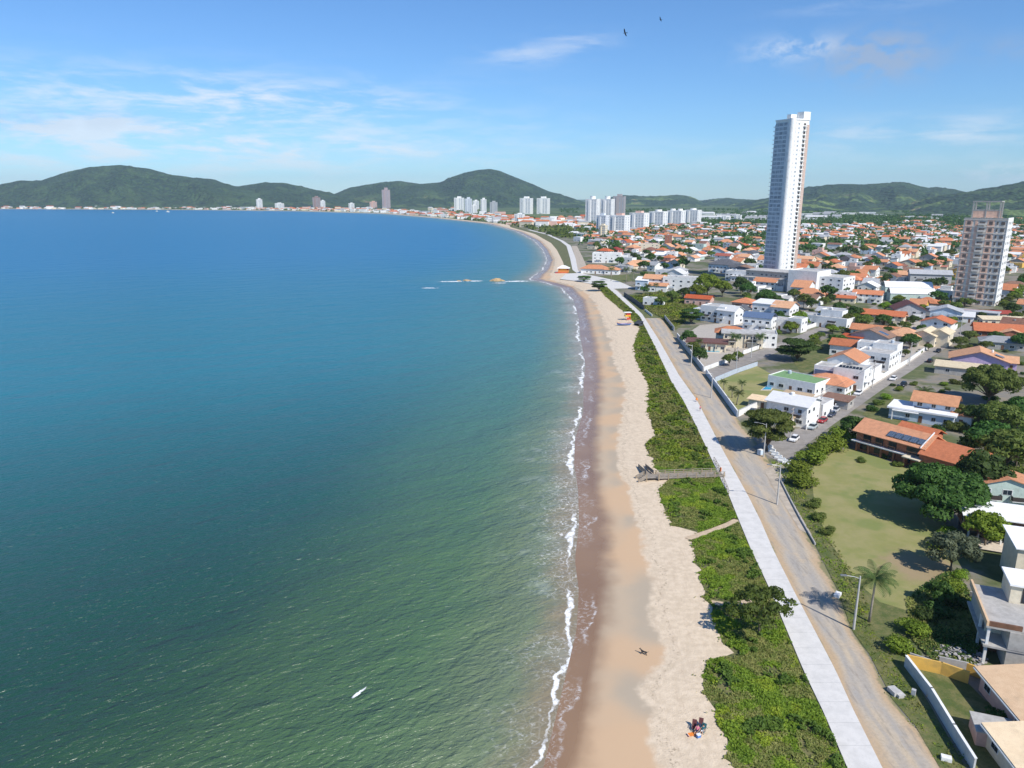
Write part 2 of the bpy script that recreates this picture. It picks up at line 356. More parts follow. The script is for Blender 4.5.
def hill(sil,D,wf,wb,seed,field=0.,nx=240,spur=.22,nf=46):
    sil=[at(a,b,D) for a,b in sil]; sx_=[p.x for p in sil]; sz=[p.z for p in sil]
    xs=np.linspace(sx_[0],sx_[-1],nx); zz=np.interp(xs,sx_,sz)
    for _ in range(2): zz[1:-1]=(zz[:-2]+2*zz[1:-1]+zz[2:])/4
    rows=[];fl=[]
    for j in range(nf+1):
        u=-1+2*j/nf                        # -1 front foot, 0 ridge, 1 back foot
        y=D+(u*wf if u<0 else u*wb)
        pr=(math.cos(math.pi*u)+1)/2; pr=pr**.85 if pr>0 else 0
        r=[]
        for x,z in zip(xs,zz):
            s=mnoise.fractal(Vector((x/420+seed,y/420,seed)),.9,2.1,5)
            rid=1-abs(mnoise.noise(Vector((x/260+seed*3+.3*s,y/800,seed*1.7))))*2.4
            k=pr*(1-min(.8,(spur+.08)*(1-pr)*3.*(1-rid))) *(1+.12*s*(1-pr))
            hh=z*k+9*mnoise.fractal(Vector((x/60,y/60,seed)),.9,2.1,3)*min(1,pr*4)*(.25 if abs(u)<.05 else 1)
            r.append((x*y/D if u<0 else x,y,hh-6*(abs(u)>.98))); fl.append(field)
        rows.append(r)
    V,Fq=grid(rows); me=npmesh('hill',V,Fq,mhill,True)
    a=me.attributes.new('field','FLOAT','POINT'); a.data.foreach_set('value',np.array(fl,np.float32))
    return prop(link('hill',me),kind='structure')
hill([(-110,205),(-60,190),(-20,187),(0,184.5),(20,180.5),(40,181),(65,172.5),(90,167),(120,165),(150,169),(165,174),(195,178),(210,179),(235,187),(250,190),(290,199),(330,207)],4750,760,800,1.3,.12,300)
hill([(190,207),(225,190),(240,186),(265,182.5),(285,183),(310,189),(337,195),(370,201),(410,208)],5050,1000,800,4.1,.25,200)
hill([(290,206),(325,197),(337,193),(350,187.5),(380,182.5),(400,181),(420,184),(440,182.5),(452,177),(465,172.5),(478,170),(490,169),(500,171),(512,176),(530,183),(548,191),(565,196),(587,203),(600,207)],5600,1300,900,7.7,.5,300)
hill([(600,207),(612,197),(624,195),(645,196.5),(663,196),(675,195),(685,195.3),(695,198),(703,203),(712,206)],6200,1400,900,9.2,.9,160)
hill([(640,206),(680,202),(700,201.5),(720,201.5),(745,203),(760,206)],11000,900,800,3.2,0,100)
hill([(698,206),(708,202),(716,199.2),(727,198),(743,199.3),(755,200),(775,199),(800,205)],6900,1500,900,11.2,.7,160)
hill([(735,208),(760,202),(790,193),(805,188),(820,186),(840,184),(866,184.5),(886,183),(904,182),(920,186),(928,188),(937,187),(955,189.5),(975,194),(1010,202),(1040,206)],4800,1700,900,14.9,1.,300)
hill([(900,214),(930,205),(950,198),(967,193),(983,190.5),(999,189.5),(1023,184),(1050,179),(1090,178),(1150,186),(1200,200)],3200,950,900,17.4,.8,240)
# ---------------------------------------------------------------- promenade, roads, streets, lawns
mprom,t,b=newmat('pale_concrete'); P=wpos(t)
n=NOISE(t,P,.6,5,.65); yv=N(t,'ShaderNodeSeparateXYZ',ins={0:P}).outputs[1]
c=MIX(t,MR(t,n,.35,.7),(.64,.62,.585),(.55,.535,.505))
c=MIX(t,MATH(t,'MULTIPLY',MR(t,NOISE(t,P,3.,3,.6),.58,.75),.3),c,(.36,.35,.33))
j=MATH(t,'ABSOLUTE',MATH(t,'SUBTRACT',MATH(t,'FRACT',MATH(t,'MULTIPLY',yv,.25)),.5))
c=MIX(t,MATH(t,'MULTIPLY',MR(t,j,.485,.497),.45),c,(.25,.25,.24))
L(t,c,b.inputs['Base Color']); b.inputs['Roughness'].default_value=.85
mroad,t,b=newmat('dirt_road'); P=wpos(t)
mp=N(t,'ShaderNodeMapping',ins={0:P,2:(0,0,R(6)),3:(1,.14,1)}).outputs[0]
n1=NOISE(t,mp,.42,4,.6,.3); n2=NOISE(t,P,.09,4,.6); n3=NOISE(t,P,2.2,5,.7)
c=MIX(t,MR(t,MATH(t,'ADD',MATH(t,'MULTIPLY',n1,.6),MATH(t,'MULTIPLY',n2,.4)),.36,.62),(.50,.41,.295),(.40,.365,.32))
ua=N(t,'ShaderNodeAttribute',attribute_name='across').outputs['Fac']
uw=MATH(t,'ADD',ua,MATH(t,'MULTIPLY_ADD',NOISE(t,mp,.5,4,.6),.34,-.17)); uw=MATH(t,'ADD',uw,MATH(t,'MULTIPLY_ADD',n2,.3,-.15))
trk=MATH(t,'MAXIMUM',MR(t,MATH(t,'ABSOLUTE',MATH(t,'SUBTRACT',uw,.36)),.10,.02),MR(t,MATH(t,'ABSOLUTE',MATH(t,'SUBTRACT',uw,.64)),.12,.02))
c=MIX(t,MATH(t,'MULTIPLY',MR(t,MATH(t,'ABSOLUTE',MATH(t,'SUBTRACT',uw,.5)),.2,.42),.85),c,(.47,.33,.19))
c=MIX(t,MATH(t,'MULTIPLY',trk,.6),c,(.33,.31,.285))
edge=MATH(t,'ADD',uw,MATH(t,'MULTIPLY_ADD',NOISE(t,P,1.1,5,.7),.22,-.11))
c=MIX(t,MATH(t,'MULTIPLY',MR(t,NOISE(t,P,.2,4,.65),.54,.70),.5),c,(.50,.39,.265))
c=MIX(t,MATH(t,'MULTIPLY',MATH(t,'MAXIMUM',MR(t,edge,.90,1.0),MR(t,edge,.05,-.03)),.85),c,(.155,.165,.06))
c=MIX(t,MATH(t,'MULTIPLY',MR(t,NOISE(t,mp,1.1,4,.65),.53,.68),.55),c,(.24,.215,.185))
c=MIX(t,MATH(t,'MULTIPLY',MR(t,n3,.4,.7),.35),c,(.26,.22,.17))
L(t,c,b.inputs['Base Color']); b.inputs['Roughness'].default_value=.95
BUMP(t,b,n3,.5,.08)
mgrav=plain('sandy_gravel',(.42,.36,.285),.95,.18,.5)
mstreet,t,b=newmat('grey_paving'); P=wpos(t)
c=MIX(t,MR(t,NOISE(t,P,.35,5,.65),.35,.65),(.235,.215,.195),(.30,.275,.25))
c=MIX(t,MATH(t,'MULTIPLY',MR(t,NOISE(t,P,4.,3,.6),.5,.7),.35),c,(.13,.12,.11))
L(t,c,b.inputs['Base Color']); b.inputs['Roughness'].default_value=.9
mlawn,t,b=newmat('dry_lawn'); P=wpos(t)
c=MIX(t,MR(t,NOISE(t,P,.16,5,.65),.35,.65),(.225,.228,.070),(.285,.26,.108))
c=MIX(t,MATH(t,'MULTIPLY',MR(t,NOISE(t,P,.07,3,.6),.5,.62),.7),c,(.155,.20,.05))
c=MIX(t,MATH(t,'MULTIPLY',MR(t,NOISE(t,P,1.6,5,.7),.5,.75),.4),c,(.26,.215,.12))
v=N(t,'ShaderNodeVectorMath',operation='DISTANCE',ins={0:P,1:tuple(g(924,568))}).outputs['Value']
v=MATH(t,'ADD',v,MATH(t,'MULTIPLY_ADD',NOISE(t,P,.4,4,.6),8.,-4.))
c=MIX(t,MATH(t,'MULTIPLY',MR(t,v,8.5,4),.8),c,(.31,.225,.135))
L(t,c,b.inputs['Base Color']); b.inputs['Roughness'].default_value=.95
BUMP(t,b,NOISE(t,P,5.,4,.7),.5,.06)
mgrass,t,b=newmat('rough_grass'); P=wpos(t)
c=MIX(t,MR(t,NOISE(t,P,.35,5,.7),.35,.65),(.075,.105,.022),(.17,.16,.06))
c=MIX(t,MATH(t,'MULTIPLY',MR(t,NOISE(t,P,2.5,4,.7),.48,.7),.5),c,(.045,.07,.018))
L(t,c,b.inputs['Base Color']); b.inputs['Roughness'].default_value=.95
BUMP(t,b,NOISE(t,P,4.,4,.7),.7,.12)
mconc=plain('grey_concrete',(.33,.32,.30),.9,.18,.8,dirt=.35)
mpatio=plain('patio_paving',(.42,.38,.33),.9,.14,1.5,dirt=.25)
def sheet(name,px,z,m,kind='structure'):
    q=MB(); p=[g(a,b_,z) for a,b_ in px]; q.add(p,[tuple(range(len(p)))]); 
    o=q.build(name,m); return prop(o,kind=kind) if kind else o
q=MB(); yy=[y for y in ys if 20<y<1500]; vs=[];
for y in yy:
    a,c_=fx(PLl,y),fx(PRl,y)
    vs+=[(a,y,-.5),(a,y,.14),(c_,y,.14),(c_,y,-.2)]
q.add(vs,[(i*4+k,i*4+k+1,i*4+k+5,i*4+k+4) for i in range(len(yy)-1) for k in range(3)])
prop(q.build('promenade',mprom),kind='structure')
RR=line([(945,768),(925,740),(892,700),(868,655),(851,630),(837,590),(812,541),(795,510),(783,488),(766,456),(745,428),(736,417),(706,375),(676,338),(665,321),(642,308),(622,296),(608,287.5)],0)
q=MB(); yy=[y for y in ys if 20<y<g(0,287).y]; vs=[]
for y in yy: vs+=[(fx(PRl,y)-.3,y,.02),(max(fx(RR,y),fx(PRl,y)+1),y,.02)]
q.add(vs,[(i*2,i*2+1,i*2+3,i*2+2) for i in range(len(yy)-1)])
dr=q.build('dirt_road',mroad); a_=dr.data.attributes.new('across','FLOAT','POINT'); a_.data.foreach_set('value',np.array([0.,1.]*len(yy),np.float32)); prop(dr,kind='structure')
# plaza on the point and the road beyond it
sheet('plaza',[(608,289),(592,284),(576,281),(560,279),(566,273.5),(580,273),(600,277),(618,281),(634,288)],.16,mprom)
sheet('street',[(578,273),(575.5,258),(571.5,246),(577,246),(583,258),(590,274)],.10,mgrav)
ST=[]
def street(l,r,z=.045,m=None):
    a=[g(*p,z) for p in l]; b_=[g(*p,z) for p in r]; q=MB(); n=len(a)
    q.add(a+b_,[(i,i+1,n+i+1,n+i) for i in range(n-1)])
    ST.extend([(a[i]+b_[i])/2 for i in range(n)])
    return prop(q.build('street',m or mstreet),kind='structure')
street([(752,447),(790,431),(803,427),(820,416),(871,386),(906,364),(940,340),(957,329),(968,322)],[(786,466),(800,450),(815,438),(834,424),(883,389),(910,372),(938,353),(962,337),(986,324)])
street([(703,372),(728,362),(767,347),(799,335),(838,320),(875,306)],[(713,381),(740,367),(769,356),(803,341),(842,325),(880,310)],.05)
sheet('sandy_verge',[(764,470),(779,462),(790,472),(783,484),(795,506),(812,535),(800,530),(776,492)],.06,mgrav)
sheet('lawn',[(811,470),(824,453),(851,448),(880,458),(908,468),(930,500),(950,530),(952,565),(935,600),(912,612),(880,602),(858,583),(845,565),(831,543),(815,510)],.07,mlawn)
sheet('grass_verge',[(790,474),(811,470),(815,510),(831,543),(845,565),(858,583),(880,602),(912,612),(905,640),(905,664),(930,705),(966,768),(940,768),(915,725),(893,700),(870,655),(852,630),(838,590),(813,541),(797,510)],.055,mgrass)
sheet('yard_lawn',[(717,381),(757,366),(775,376),(790,385),(775,400),(737,415)],.06,mlawn)
sheet('yard_lawn',[(826,405),(838,394),(856,392),(850,402),(836,412)],.06,mgrass)
sheet('yard_lawn',[(908,664),(968,683),(985,700),(1024,720),(1040,768),(975,768)],.05,mgrass)
sheet('yard_lawn',[(862,414),(890,394),(912,396),(932,412),(912,432),(880,426)],.05,mgrass)
sheet('yard_lawn',[(790,356),(840,332),(860,345),(820,372),(800,372)],.05,mgrass)
sheet('field',[(640,318),(626,299),(640,300),(680,292),(686,300),(690,318),(676,330),(666,318)],.05,mgrass)
sheet('field',[(603,286),(590,276),(606,276),(628,274),(632,281)],.05,mgrass)
sheet('yard_paving',[(680,338),(704,369),(745,353),(770,345),(740,322),(700,325)],.05,mpatio)
sheet('yard_paving',[(740,413),(765,404),(790,385),(800,375),(835,372),(830,410),(800,427)],.052,mpatio)
sheet('yard_paving',[(850,385),(820,368),(870,335),(930,318),(957,329),(906,364)],.054,mpatio)
def pave(px,l=1.7,z=.15):
    q=MB(); p=[g(a,b_) for a,b_ in px]
    for a,b_ in zip(p,p[1:]):
        d=(b_-a); ln=d.length; d/=ln; n=Vector((-d.y,d.x,0)); q.box(0,ln,0,l,-.1,z,0,lambda x,y,w,a=a,d=d,n=n:a+d*x+n*y+Vector((0,0,w)))
    return prop(q.build('pavement',mpatio),kind='structure')
pave([(803,428.5),(820,417.5)]); pave([(852,399.5),(871,387.5)]); pave([(872,387),(906,365.5)]); pave([(907,365),(940,341.5)])
# swimming pools
mwater,t,b=newmat('pool_water'); b.inputs['Base Color'].default_value=(.02,.30,.48,1); b.inputs['Roughness'].default_value=.08
def pool(px,label):
    z=.14; p=[g(a,b_,0) for a,b_ in px]; c_=sum(p,Vector())/len(p)
    r=thing('swimming_pool',label,'pool',c_)
    q=MB(); q.prism([tuple((v-c_)*1.25)[:2] for v in p],.05,.14); q.build('deck',mpatio_l,r)
    q=MB(); q.prism([tuple(v-c_)[:2] for v in p],.10,.155); q.build('water',mwater,r)
mpatio_l=plain('pale_pool_deck',(.58,.50,.41),.85,.1)
pool([(706,352),(711,343),(727,346),(719,352.5)],'bright blue swimming pool before the long low dark-roofed seaside house')
pool([(762,390),(768,385),(773,385.5),(771,390)],'small turquoise pool on the dry lawn behind the blue-grey panel fence')
# ---------------------------------------------------------------- garden walls
WALLC={}
def paint(name,col,**k):
    if name not in WALLC: WALLC[name]=plain(name,col,**dict(dict(rough=.75,var=.07,dirt=.3),**k))
    return WALLC[name]
WHITE=paint('white_paint',(.78,.78,.76)); CREAM=paint('cream_paint',(.70,.62,.47)); GREYW=paint('grey_paint',(.42,.43,.44))
LBLUE=paint('pale_blue_paint',(.50,.60,.70)); DARK=paint('dark_paint',(.05,.055,.065)); YEL=paint('yellow_paint',(.72,.43,.09))
LGREEN=paint('pale_green_paint',(.47,.58,.52)); PURP=paint('lilac_paint',(.50,.38,.58)); BRICK=paint('brick_red',(.30,.115,.065),var=.2)
PINK=paint('pink_paint',(.62,.40,.33)); RAW=paint('raw_concrete',(.40,.385,.36),var=.12,dirt=.4); BROWN=paint('brown_timber',(.16,.08,.045),var=.2)
BLUEG=paint('blue_grey_panel',(.43,.49,.56)); GWALL=paint('grey_wall_paint',(.50,.51,.51)); RBRICK=paint('dull_red_brick',(.26,.13,.10),var=.2)
def wall(px,h,m,label,t_=.22,name='garden_wall',cat='wall',cap=None):
    p=[g(a,b_) for a,b_ in px]; c_=p[0].copy(); 
    ob=thing(name,label,cat,c_) if cap else None
    q=MB(); qc=MB()
    for a,b_ in zip(p,p[1:]):
        d=(b_-a); l=d.length; d/=l; n=Vector((-d.y,d.x,0))
        T=lambda x,y,z,a=a,d=d,n=n: a+d*x+n*y+Vector((0,0,z))-c_
        q.box(-t_/2+.003,l+t_/2-.003,-t_/2,t_/2,-.2,h,0,T)
        if cap: qc.box(-t_/2,l+t_/2,-t_/2-.06,t_/2+.06,h+.003,h+.09,0,T)
    if cap:
        q.build('wall_panel',m,ob); qc.build('coping',cap,ob); return ob
    o=q.build(name,m,loc=c_); return prop(o,label,cat)
wall([(706,374.5),(721,395),(737,417)],2.0,BLUEG,'blue-grey panel wall between the dirt road and the dry yard lawn',cap=WHITE)
wall([(715,382),(735,373.5),(757,366)],1.7,BLUEG,'blue-grey panel wall along the side street, above the dry yard lawn')
wall([(738.5,416.5),(752,410),(766,404.5)],2.0,WHITE,'white wall with doors closing the near end of the dry yard lawn',cap=GREYW)
wall([(677,338),(690,355),(703,372)],2.3,GREYW,'grey street wall in front of the long low pool house',cap=WHITE)
wall([(704,371),(728,362)],1.6,WHITE,'white wall of the pool house garden at the street corner')
wall([(731,361),(736,359)],2.2,WHITE,'short white gate wall beside the pool house garden')
wall([(743,354.5),(767,346)],1.7,WHITE,'white wall along the side street below the spreading dark tree')
wall([(664.5,319),(674,331)],2.2,GREYW,'grey wall by the dirt road beside the tree with layered branches')
wall([(624,296),(634,302.5),(644,310)],2.6,DARK,'dark fence on the road side of the grassy field',name='fence',cat='fence')
wall([(645,311),(652,316.5)],1.2,WHITE,'low white wall across the front of the grassy field')
wall([(797,333),(838,318.5)],2.0,WHITE,'long white wall along the far part of the side street')
wall([(872,385),(888,375),(907,363.5)],1.6,WHITE,'white wall beside the paved street in front of the white block house',cap=WHITE)
wall([(908,362.5),(930,347)],1.7,WHITE,'white wall beside the paved street below the orange hip roof',cap=GREYW)
wall([(931,346),(946,336),(957,328)],2.0,WHITE,'white wall at the far end of the paved street',cap=WHITE)
wall([(806,430),(822,418)],1.7,WHITE,'white wall by the parked cars beside the white villa')
wall([(905,667),(930,700),(952,737),(973,771)],1.8,GWALL,'long pale blue-grey wall between the dirt road and the yellow yard',cap=WHITE)
wall([(906.5,666.5),(940,674),(967,683.5)],1.9,YEL,'yellow wall at the top of the shaded yard')
wall([(910,659),(937,668)],1.0,RAW,'low raw concrete wall behind the yellow wall')
wall([(963,672),(985,680)],1.6,YEL,'short yellow wall beside the tan tiled roof')
wall([(939,667),(966,673)],1.7,RAW,'broken raw concrete wall by the rubble heap')
wall([(781,482),(790,500),(800,519),(815,545)],.45,RAW,'low concrete kerb wall between the dirt road and the lawn hedge',name='low_wall')
wall([(971,553),(978,538)],1.4,WHITE,'white garden wall under the light green tree by the brick annexe')
wall([(970,598),(990,604)],1.2,RAW,'raw concrete wall beside the unfinished grey house')
# white fence of posts by the green plot
fz=thing('post_fence','row of white fence posts round the small green plot by the parked cars','fence',g(833,411))
for i in range(9):
    p=g(833+2.1*i,411-1.55*i)-fz.location; q=MB(); q.box(p.x-.12,p.x+.12,p.y-.12,p.y+.12,0,2.0); q.build('post',WHITE,fz)
# ---------------------------------------------------------------- building kit
def roofmat(name,a,b_,tile=True,dirt=.35):
    m,t,b=newmat(name); O=objco(t); P=wpos(t)
    c=MIX(t,MR(t,NOISE(t,P,1.1,5,.7),.32,.68),a,b_)
    c=MIX(t,MATH(t,'MULTIPLY',MR(t,NOISE(t,P,.28,5,.7),.50,.74),dirt),c,tuple(x*.38+.02 for x in a))
    r=N(t,'ShaderNodeObjectInfo').outputs['Random']
    c=N(t,'ShaderNodeHueSaturation',ins={'Hue':MATH(t,'MULTIPLY_ADD',r,.025,.4875),'Value':MATH(t,'MULTIPLY_ADD',r,.4,.8),'Saturation':MATH(t,'MULTIPLY_ADD',r,-.25,1.08),'Color':c}).outputs[0]
    L(t,c,b.inputs['Base Color']); b.inputs['Roughness'].default_value=.85
    if tile:
        v=N(t,'ShaderNodeTexBrick',ins={'Vector':P,'Scale':2.2,'Mortar Size':.03,'Color1':(1,1,1,1),'Color2':(.7,.7,.7,1),'Mortar':(0,0,0,1)}).outputs[0]
        BUMP(t,b,v,.6,.05)
    return m
ORANGE=roofmat('orange_roof_tiles',(.63,.275,.125),(.52,.215,.095)); TERRA=roofmat('terracotta_roof_tiles',(.62,.195,.072),(.51,.155,.055))
RBROWN=roofmat('brown_roof_tiles',(.20,.095,.06),(.27,.14,.09)); RDARK=roofmat('dark_slate_roof',(.075,.08,.095),(.11,.115,.13))
RGREY=roofmat('grey_sheet_roof',(.33,.34,.36),(.42,.43,.44)); RWHITE=roofmat('white_sheet_roof',(.74,.74,.74),(.66,.66,.66),False,.2)
RCREAM=roofmat('cream_roof_tiles',(.66,.52,.33),(.56,.43,.27)); RRED=roofmat('red_roof_tiles',(.40,.10,.06),(.32,.08,.05))
RTAN=roofmat('tan_roof_tiles',(.84,.62,.38),(.76,.54,.32)); RDRED=roofmat('dark_red_roof',(.16,.05,.04),(.12,.045,.04))
RFLAT=plain('flat_roof_screed',(.44,.43,.41),.9,.2,.6,dirt=.4); RGREEN=plain('green_terrace_turf',(.17,.30,.13),.95,.12)
RBLUE=plain('blue_barrel_roof',(.10,.15,.25),.6,.1)
GLASS,t,b=newmat('window_glass'); b.inputs['Base Color'].default_value=(.022,.032,.045,1); b.inputs['Roughness'].default_value=.08
FRAME=plain('window_frame_white',(.7,.7,.68),.6,.05); FRAMED=plain('window_frame_dark',(.05,.04,.035),.6,.1)
SOLAR,t,b=newmat('solar_glass'); 
br=N(t,'ShaderNodeTexBrick',offset=0.,ins={'Vector':objco(t),'Scale':1.,'Brick Width':.5,'Row Height':.5,'Mortar Size':.02,'Color1':(.05,.085,.135,1),'Color2':(.06,.095,.15,1),'Mortar':(.3,.33,.38,1)})  # cells kept lighter blue-grey, sky reflection put into the colour
L(t,br.outputs[0],b.inputs['Base Color']); b.inputs['Roughness'].default_value=.12
METAL=plain('grey_metal',(.35,.36,.37),.45,.08,metal=.6); CONC=plain('post_concrete',(.44,.43,.41),.85,.1)
def _win():
    q=MB(); q.box(-.5,.5,-.05,.02,-.5,.5,0); me=q.mesh('window',[FRAME]); q2=MB(); q2.box(-.43,-.02,-.075,-.052,-.42,.42); q2.box(.02,.43,-.075,-.052,-.42,.42)
    return me,q2.mesh('pane',[GLASS])
WIN_ME,PANE_ME=_win()
def _win1(fm):
    q=MB(); q.box(-.5,.5,-.05,.02,-.5,.5,0); q.box(-.44,-.02,-.07,-.052,-.43,.43,1); q.box(.02,.44,-.07,-.052,-.43,.43,1); return q.mesh('window',[fm,GLASS])
WIN1=_win1(FRAME); WIN1D=_win1(FRAMED)
def _door():
    q=MB(); q.box(-.5,.5,-.06,.02,-.5,.5); return q.mesh('door',[BROWN])
DOOR_ME=_door()
def window(parent,x,y,z,face,w_=1.3,h_=1.2,pane=False,me=None):
    o=link('window',WIN_ME if pane else (me or WIN1),parent,(x,y,z),face); o.scale=(w_,1,h_)
    if pane: link('pane',PANE_ME,o)
    return o
def roof_mesh(kind,w_,d,oh,rh,th=.18):
    """roof over x -w/2..w/2, y 0..d, eaves at z=0"""
    q=MB(); x0,x1,y0,y1=-w_/2-oh,w_/2+oh,-oh,d+oh; ym=d/2; e=-oh*rh/(d/2 if kind in('gx','hip') else w_/2)
    if kind=='gx':
        for s in (0,th): pass
        sec=[(y0,e),(ym,rh),(y1,e),(y1,e+th),(ym,rh+th*1.1),(y0,e+th)]
        vs=[(x,a,z) for x in (x0,x1) for a,z in sec]
        q.add(vs,[(0,1,4,5),(1,2,3,4),(11,10,7,6),(10,9,8,7),(5,4,10,11),(4,3,9,10),(0,6,7,1),(1,7,8,2),(0,5,11,6),(3,2,8,9)])
    elif kind=='gy':
        sec=[(x0,e),(0,rh),(x1,e),(x1,e+th),(0,rh+th*1.1),(x0,e+th)]
        vs=[(a,y,z) for y in (y0,y1) for a,z in sec]
        q.add(vs,[(5,4,1,0),(4,3,2,1),(6,7,10,11),(7,8,9,10),(11,10,4,5),(10,9,3,4),(1,7,6,0),(2,8,7,1),(6,11,5,0),(9,8,2,3)])
    elif kind=='hip':
        e=-oh*rh/(min(w_,d)/2); r=min(w_,d)/2+oh; W=x1-x0; D=y1-y0
        if W>=D: a,b_=(x0+D/2,ym),(x1-D/2,ym)
        else: a,b_=(0,y0+W/2),(0,y1-W/2)
        vs=[(x0,y0,e),(x1,y0,e),(x1,y1,e),(x0,y1,e),(x0,y0,e+th),(x1,y0,e+th),(x1,y1,e+th),(x0,y1,e+th),(a[0],a[1],rh+th),(b_[0],b_[1],rh+th)]
        fs=[(3,2,1,0),(0,1,5,4),(1,2,6,5),(2,3,7,6),(3,0,4,7)]
        fs+= [(4,5,9,8),(5,6,9),(6,7,8,9),(7,4,8)] if W>=D else [(4,5,8),(5,6,9,8),(6,7,9),(7,4,8,9)]
        q.add(vs,fs)
    elif kind=='shed':
        sec=[(y0,-oh*rh/d),(y1,rh+oh*rh/d)]
        vs=[(x,y,z+k) for k in (0,th) for y,z in sec for x in (x0,x1)]
        q.add(vs,[(0,2,3,1),(4,5,7,6),(0,1,5,4),(2,6,7,3),(0,4,6,2),(1,3,7,5)])
    elif kind=='barrel':
        n=8; up=[(y0+(y1-y0)*i/n,rh*math.sin(math.pi*i/n)) for i in range(n+1)]
        vs=[(x,y,z+k) for x in (x0,x1) for k in (0,th) for y,z in up]; M=n+1
        for i in range(n):
            q.f+= [(i,i+1,2*M+i+1,2*M+i),(M+i,3*M+i,3*M+i+1,M+i+1),(i,M+i,M+i+1,i+1),(2*M+i,2*M+i+1,3*M+i+1,3*M+i)]
        q.f+=[(0,2*M,3*M,M),(n,M+n,3*M+n,2*M+n)]; q.v=vs; q.m=[0]*len(q.f)
    return q
def volume(root,x,y,w_,d,z0,h,kind,wm,rm,rh=None,oh=.5,win=None,pane=False,seed=0,st=3.0,nowin=False,fm=None):
    rr=random.Random(seed)
    if rh is None: rh={'gx':d*.22,'gy':w_*.22,'hip':min(w_,d)*.24,'shed':.8,'flat':.5,'deck':.2,'barrel':d*.3}[kind]
    q=MB(); par=h+(rh if kind=='flat' else 0)
    if kind=='flat':                      # parapet walls round a lower slab
        t_=.2
        q.box(-w_/2,w_/2,0,d,0,h); q.box(-w_/2,w_/2,0,t_,h,par); q.box(-w_/2,w_/2,d-t_,d,h,par); q.box(-w_/2,-w_/2+t_,t_,d-t_,h,par); q.box(w_/2-t_,w_/2,t_,d-t_,h,par)
    else:
        q.box(-w_/2,w_/2,0,d,0,h)
        if kind=='gx': q.add([(s*w_/2,a,z) for s in (-1,1) for a,z in ((0,h),(d,h),(d/2,h+rh))],[(0,2,1),(3,4,5),(0,3,5,2),(1,2,5,4)])
        if kind=='gy': q.add([(a,s,z) for s in (0,d) for a,z in ((-w_/2,h),(w_/2,h),(0,h+rh))],[(0,1,2),(3,5,4),(0,2,5,3),(1,4,5,2)])
    wo=q.build('wall',wm,root,loc=(x,y,z0))
    if kind=='flat':
        q=MB(); q.box(-w_/2+.205,w_/2-.205,.205,d-.205,h+.01,h+.09); q.build('roof',rm,root,loc=(x,y,z0))
    elif kind=='deck':
        q=MB(); q.box(-w_/2-oh,w_/2+oh,-oh,d+oh,h+.003,h+rh); q.build('roof',rm,root,loc=(x,y,z0))
    else: roof_mesh(kind,w_,d,oh,rh).build('roof',rm,root,loc=(x,y,z0+h+.02))
    if nowin: return
    ns=max(1,int(h/st+.3))
    for s in range(ns):
        zc=z0+s*st+1.65
        if zc-z0>h-.5: break
        for (L_,fn) in ((w_,lambda p:(x-w_/2+p,y,0)),(d,lambda p:(x+w_/2,y+p,math.pi/2)),(d,lambda p:(x-w_/2,y+p,-math.pi/2))):
            n=max(1,int(L_/(win or 3.4)))
            for i in range(n):
                if rr.random()<.12: continue
                px_,py_,fc=fn((i+.5)*L_/n)
                ww=rr.choice([1.2,1.5,1.9])
                if s==0 and fc==0 and i==n//2 and z0==0:
                    o=link('door',DOOR_ME,root,(px_,py_,z0+1.05),fc); o.scale=(1.0,1,2.1)
                else: window(root,px_,py_,zc,fc,ww,1.2,pane,fm)
    return wo
NB=[0]; HOUSES=[]
def bld(px,py,rot,vols,label,name='house',cat='house',group=None,pane=True,**k):
    p=g(px,py) if not isinstance(px,Vector) else px
    r=thing(name,label,cat,p,R(rot),group); NB[0]+=1; HOUSES.append((p,r))
    for i,v in enumerate(vols):
        a=dict(pane=pane,seed=NB[0]*7+i); a.update(k)
        v=list(v)
        if isinstance(v[-1],dict): a.update(v.pop())
        volume(r,*v,**a)
        x,y,w_,d,z0,h,kd=v[:7]; rr=random.Random(NB[0]*13+i)
        if kd=='flat' and w_>7 and a.get('roofkit',True):
            ph=v[9] if len(v)>9 and isinstance(v[9],(int,float)) else .5
            if rr.random()<.75: tank(r,x+rr.uniform(-.3,.3)*w_,y+d*rr.uniform(.55,.8),z0+h+.093,.62,1.2,rr.choice((BLUEG,METAL,WHITE)))
            if rr.random()<.6: slab(r,'vent_box',x-w_*.2,x-w_*.2+1.3,y+d*.3,y+d*.3+1.,z0+h+.093,z0+h+1.0,GREYW)
        if z0==0 and h>4.9 and w_>7 and not a.get('nowin'):
            for kk in range(1 if w_<12 else 2):
                bx=x+(-.26,.22)[kk]*w_; slab(r,'balcony',bx-1.9,bx+1.9,y-1.3,y-.08,2.85,3.0,WHITE); q=MB()
                q.box(bx-1.9,bx+1.9,y-1.3,y-1.22,3.003,3.95); q.box(bx-1.9,bx-1.82,y-1.217,y-.08,3.003,3.95); q.box(bx+1.82,bx+1.9,y-1.217,y-.08,3.003,3.95)
                q.build('balcony_railing',rr.choice((FRAME,FRAMED,BLUEG)),r)
    return r
def panel(root,x,y,z,w_,l,tilt,rz=0,name='solar_panel',m=None):
    q=MB(); q.box(-w_/2,w_/2,-l/2,l/2,0,.08); o=q.build(name,m or SOLAR,root,loc=(x,y,z)); o.rotation_euler=(tilt,0,rz); return o
def tank(root,x,y,z,r=.7,h=1.3,m=None):
    q=MB(); q.tube([(0,0,0),(0,0,h*.8),(0,0,h)],[r,r*1.05,r*.4],12); return q.build('water_tank',m or BLUEG,root,loc=(x,y,z))
def slab(root,name,x0,x1,y0,y1,z0,z1,m): 
    q=MB(); q.box(x0,x1,y0,y1,z0,z1); return q.build(name,m,root)
U=48.6; A=-41.4
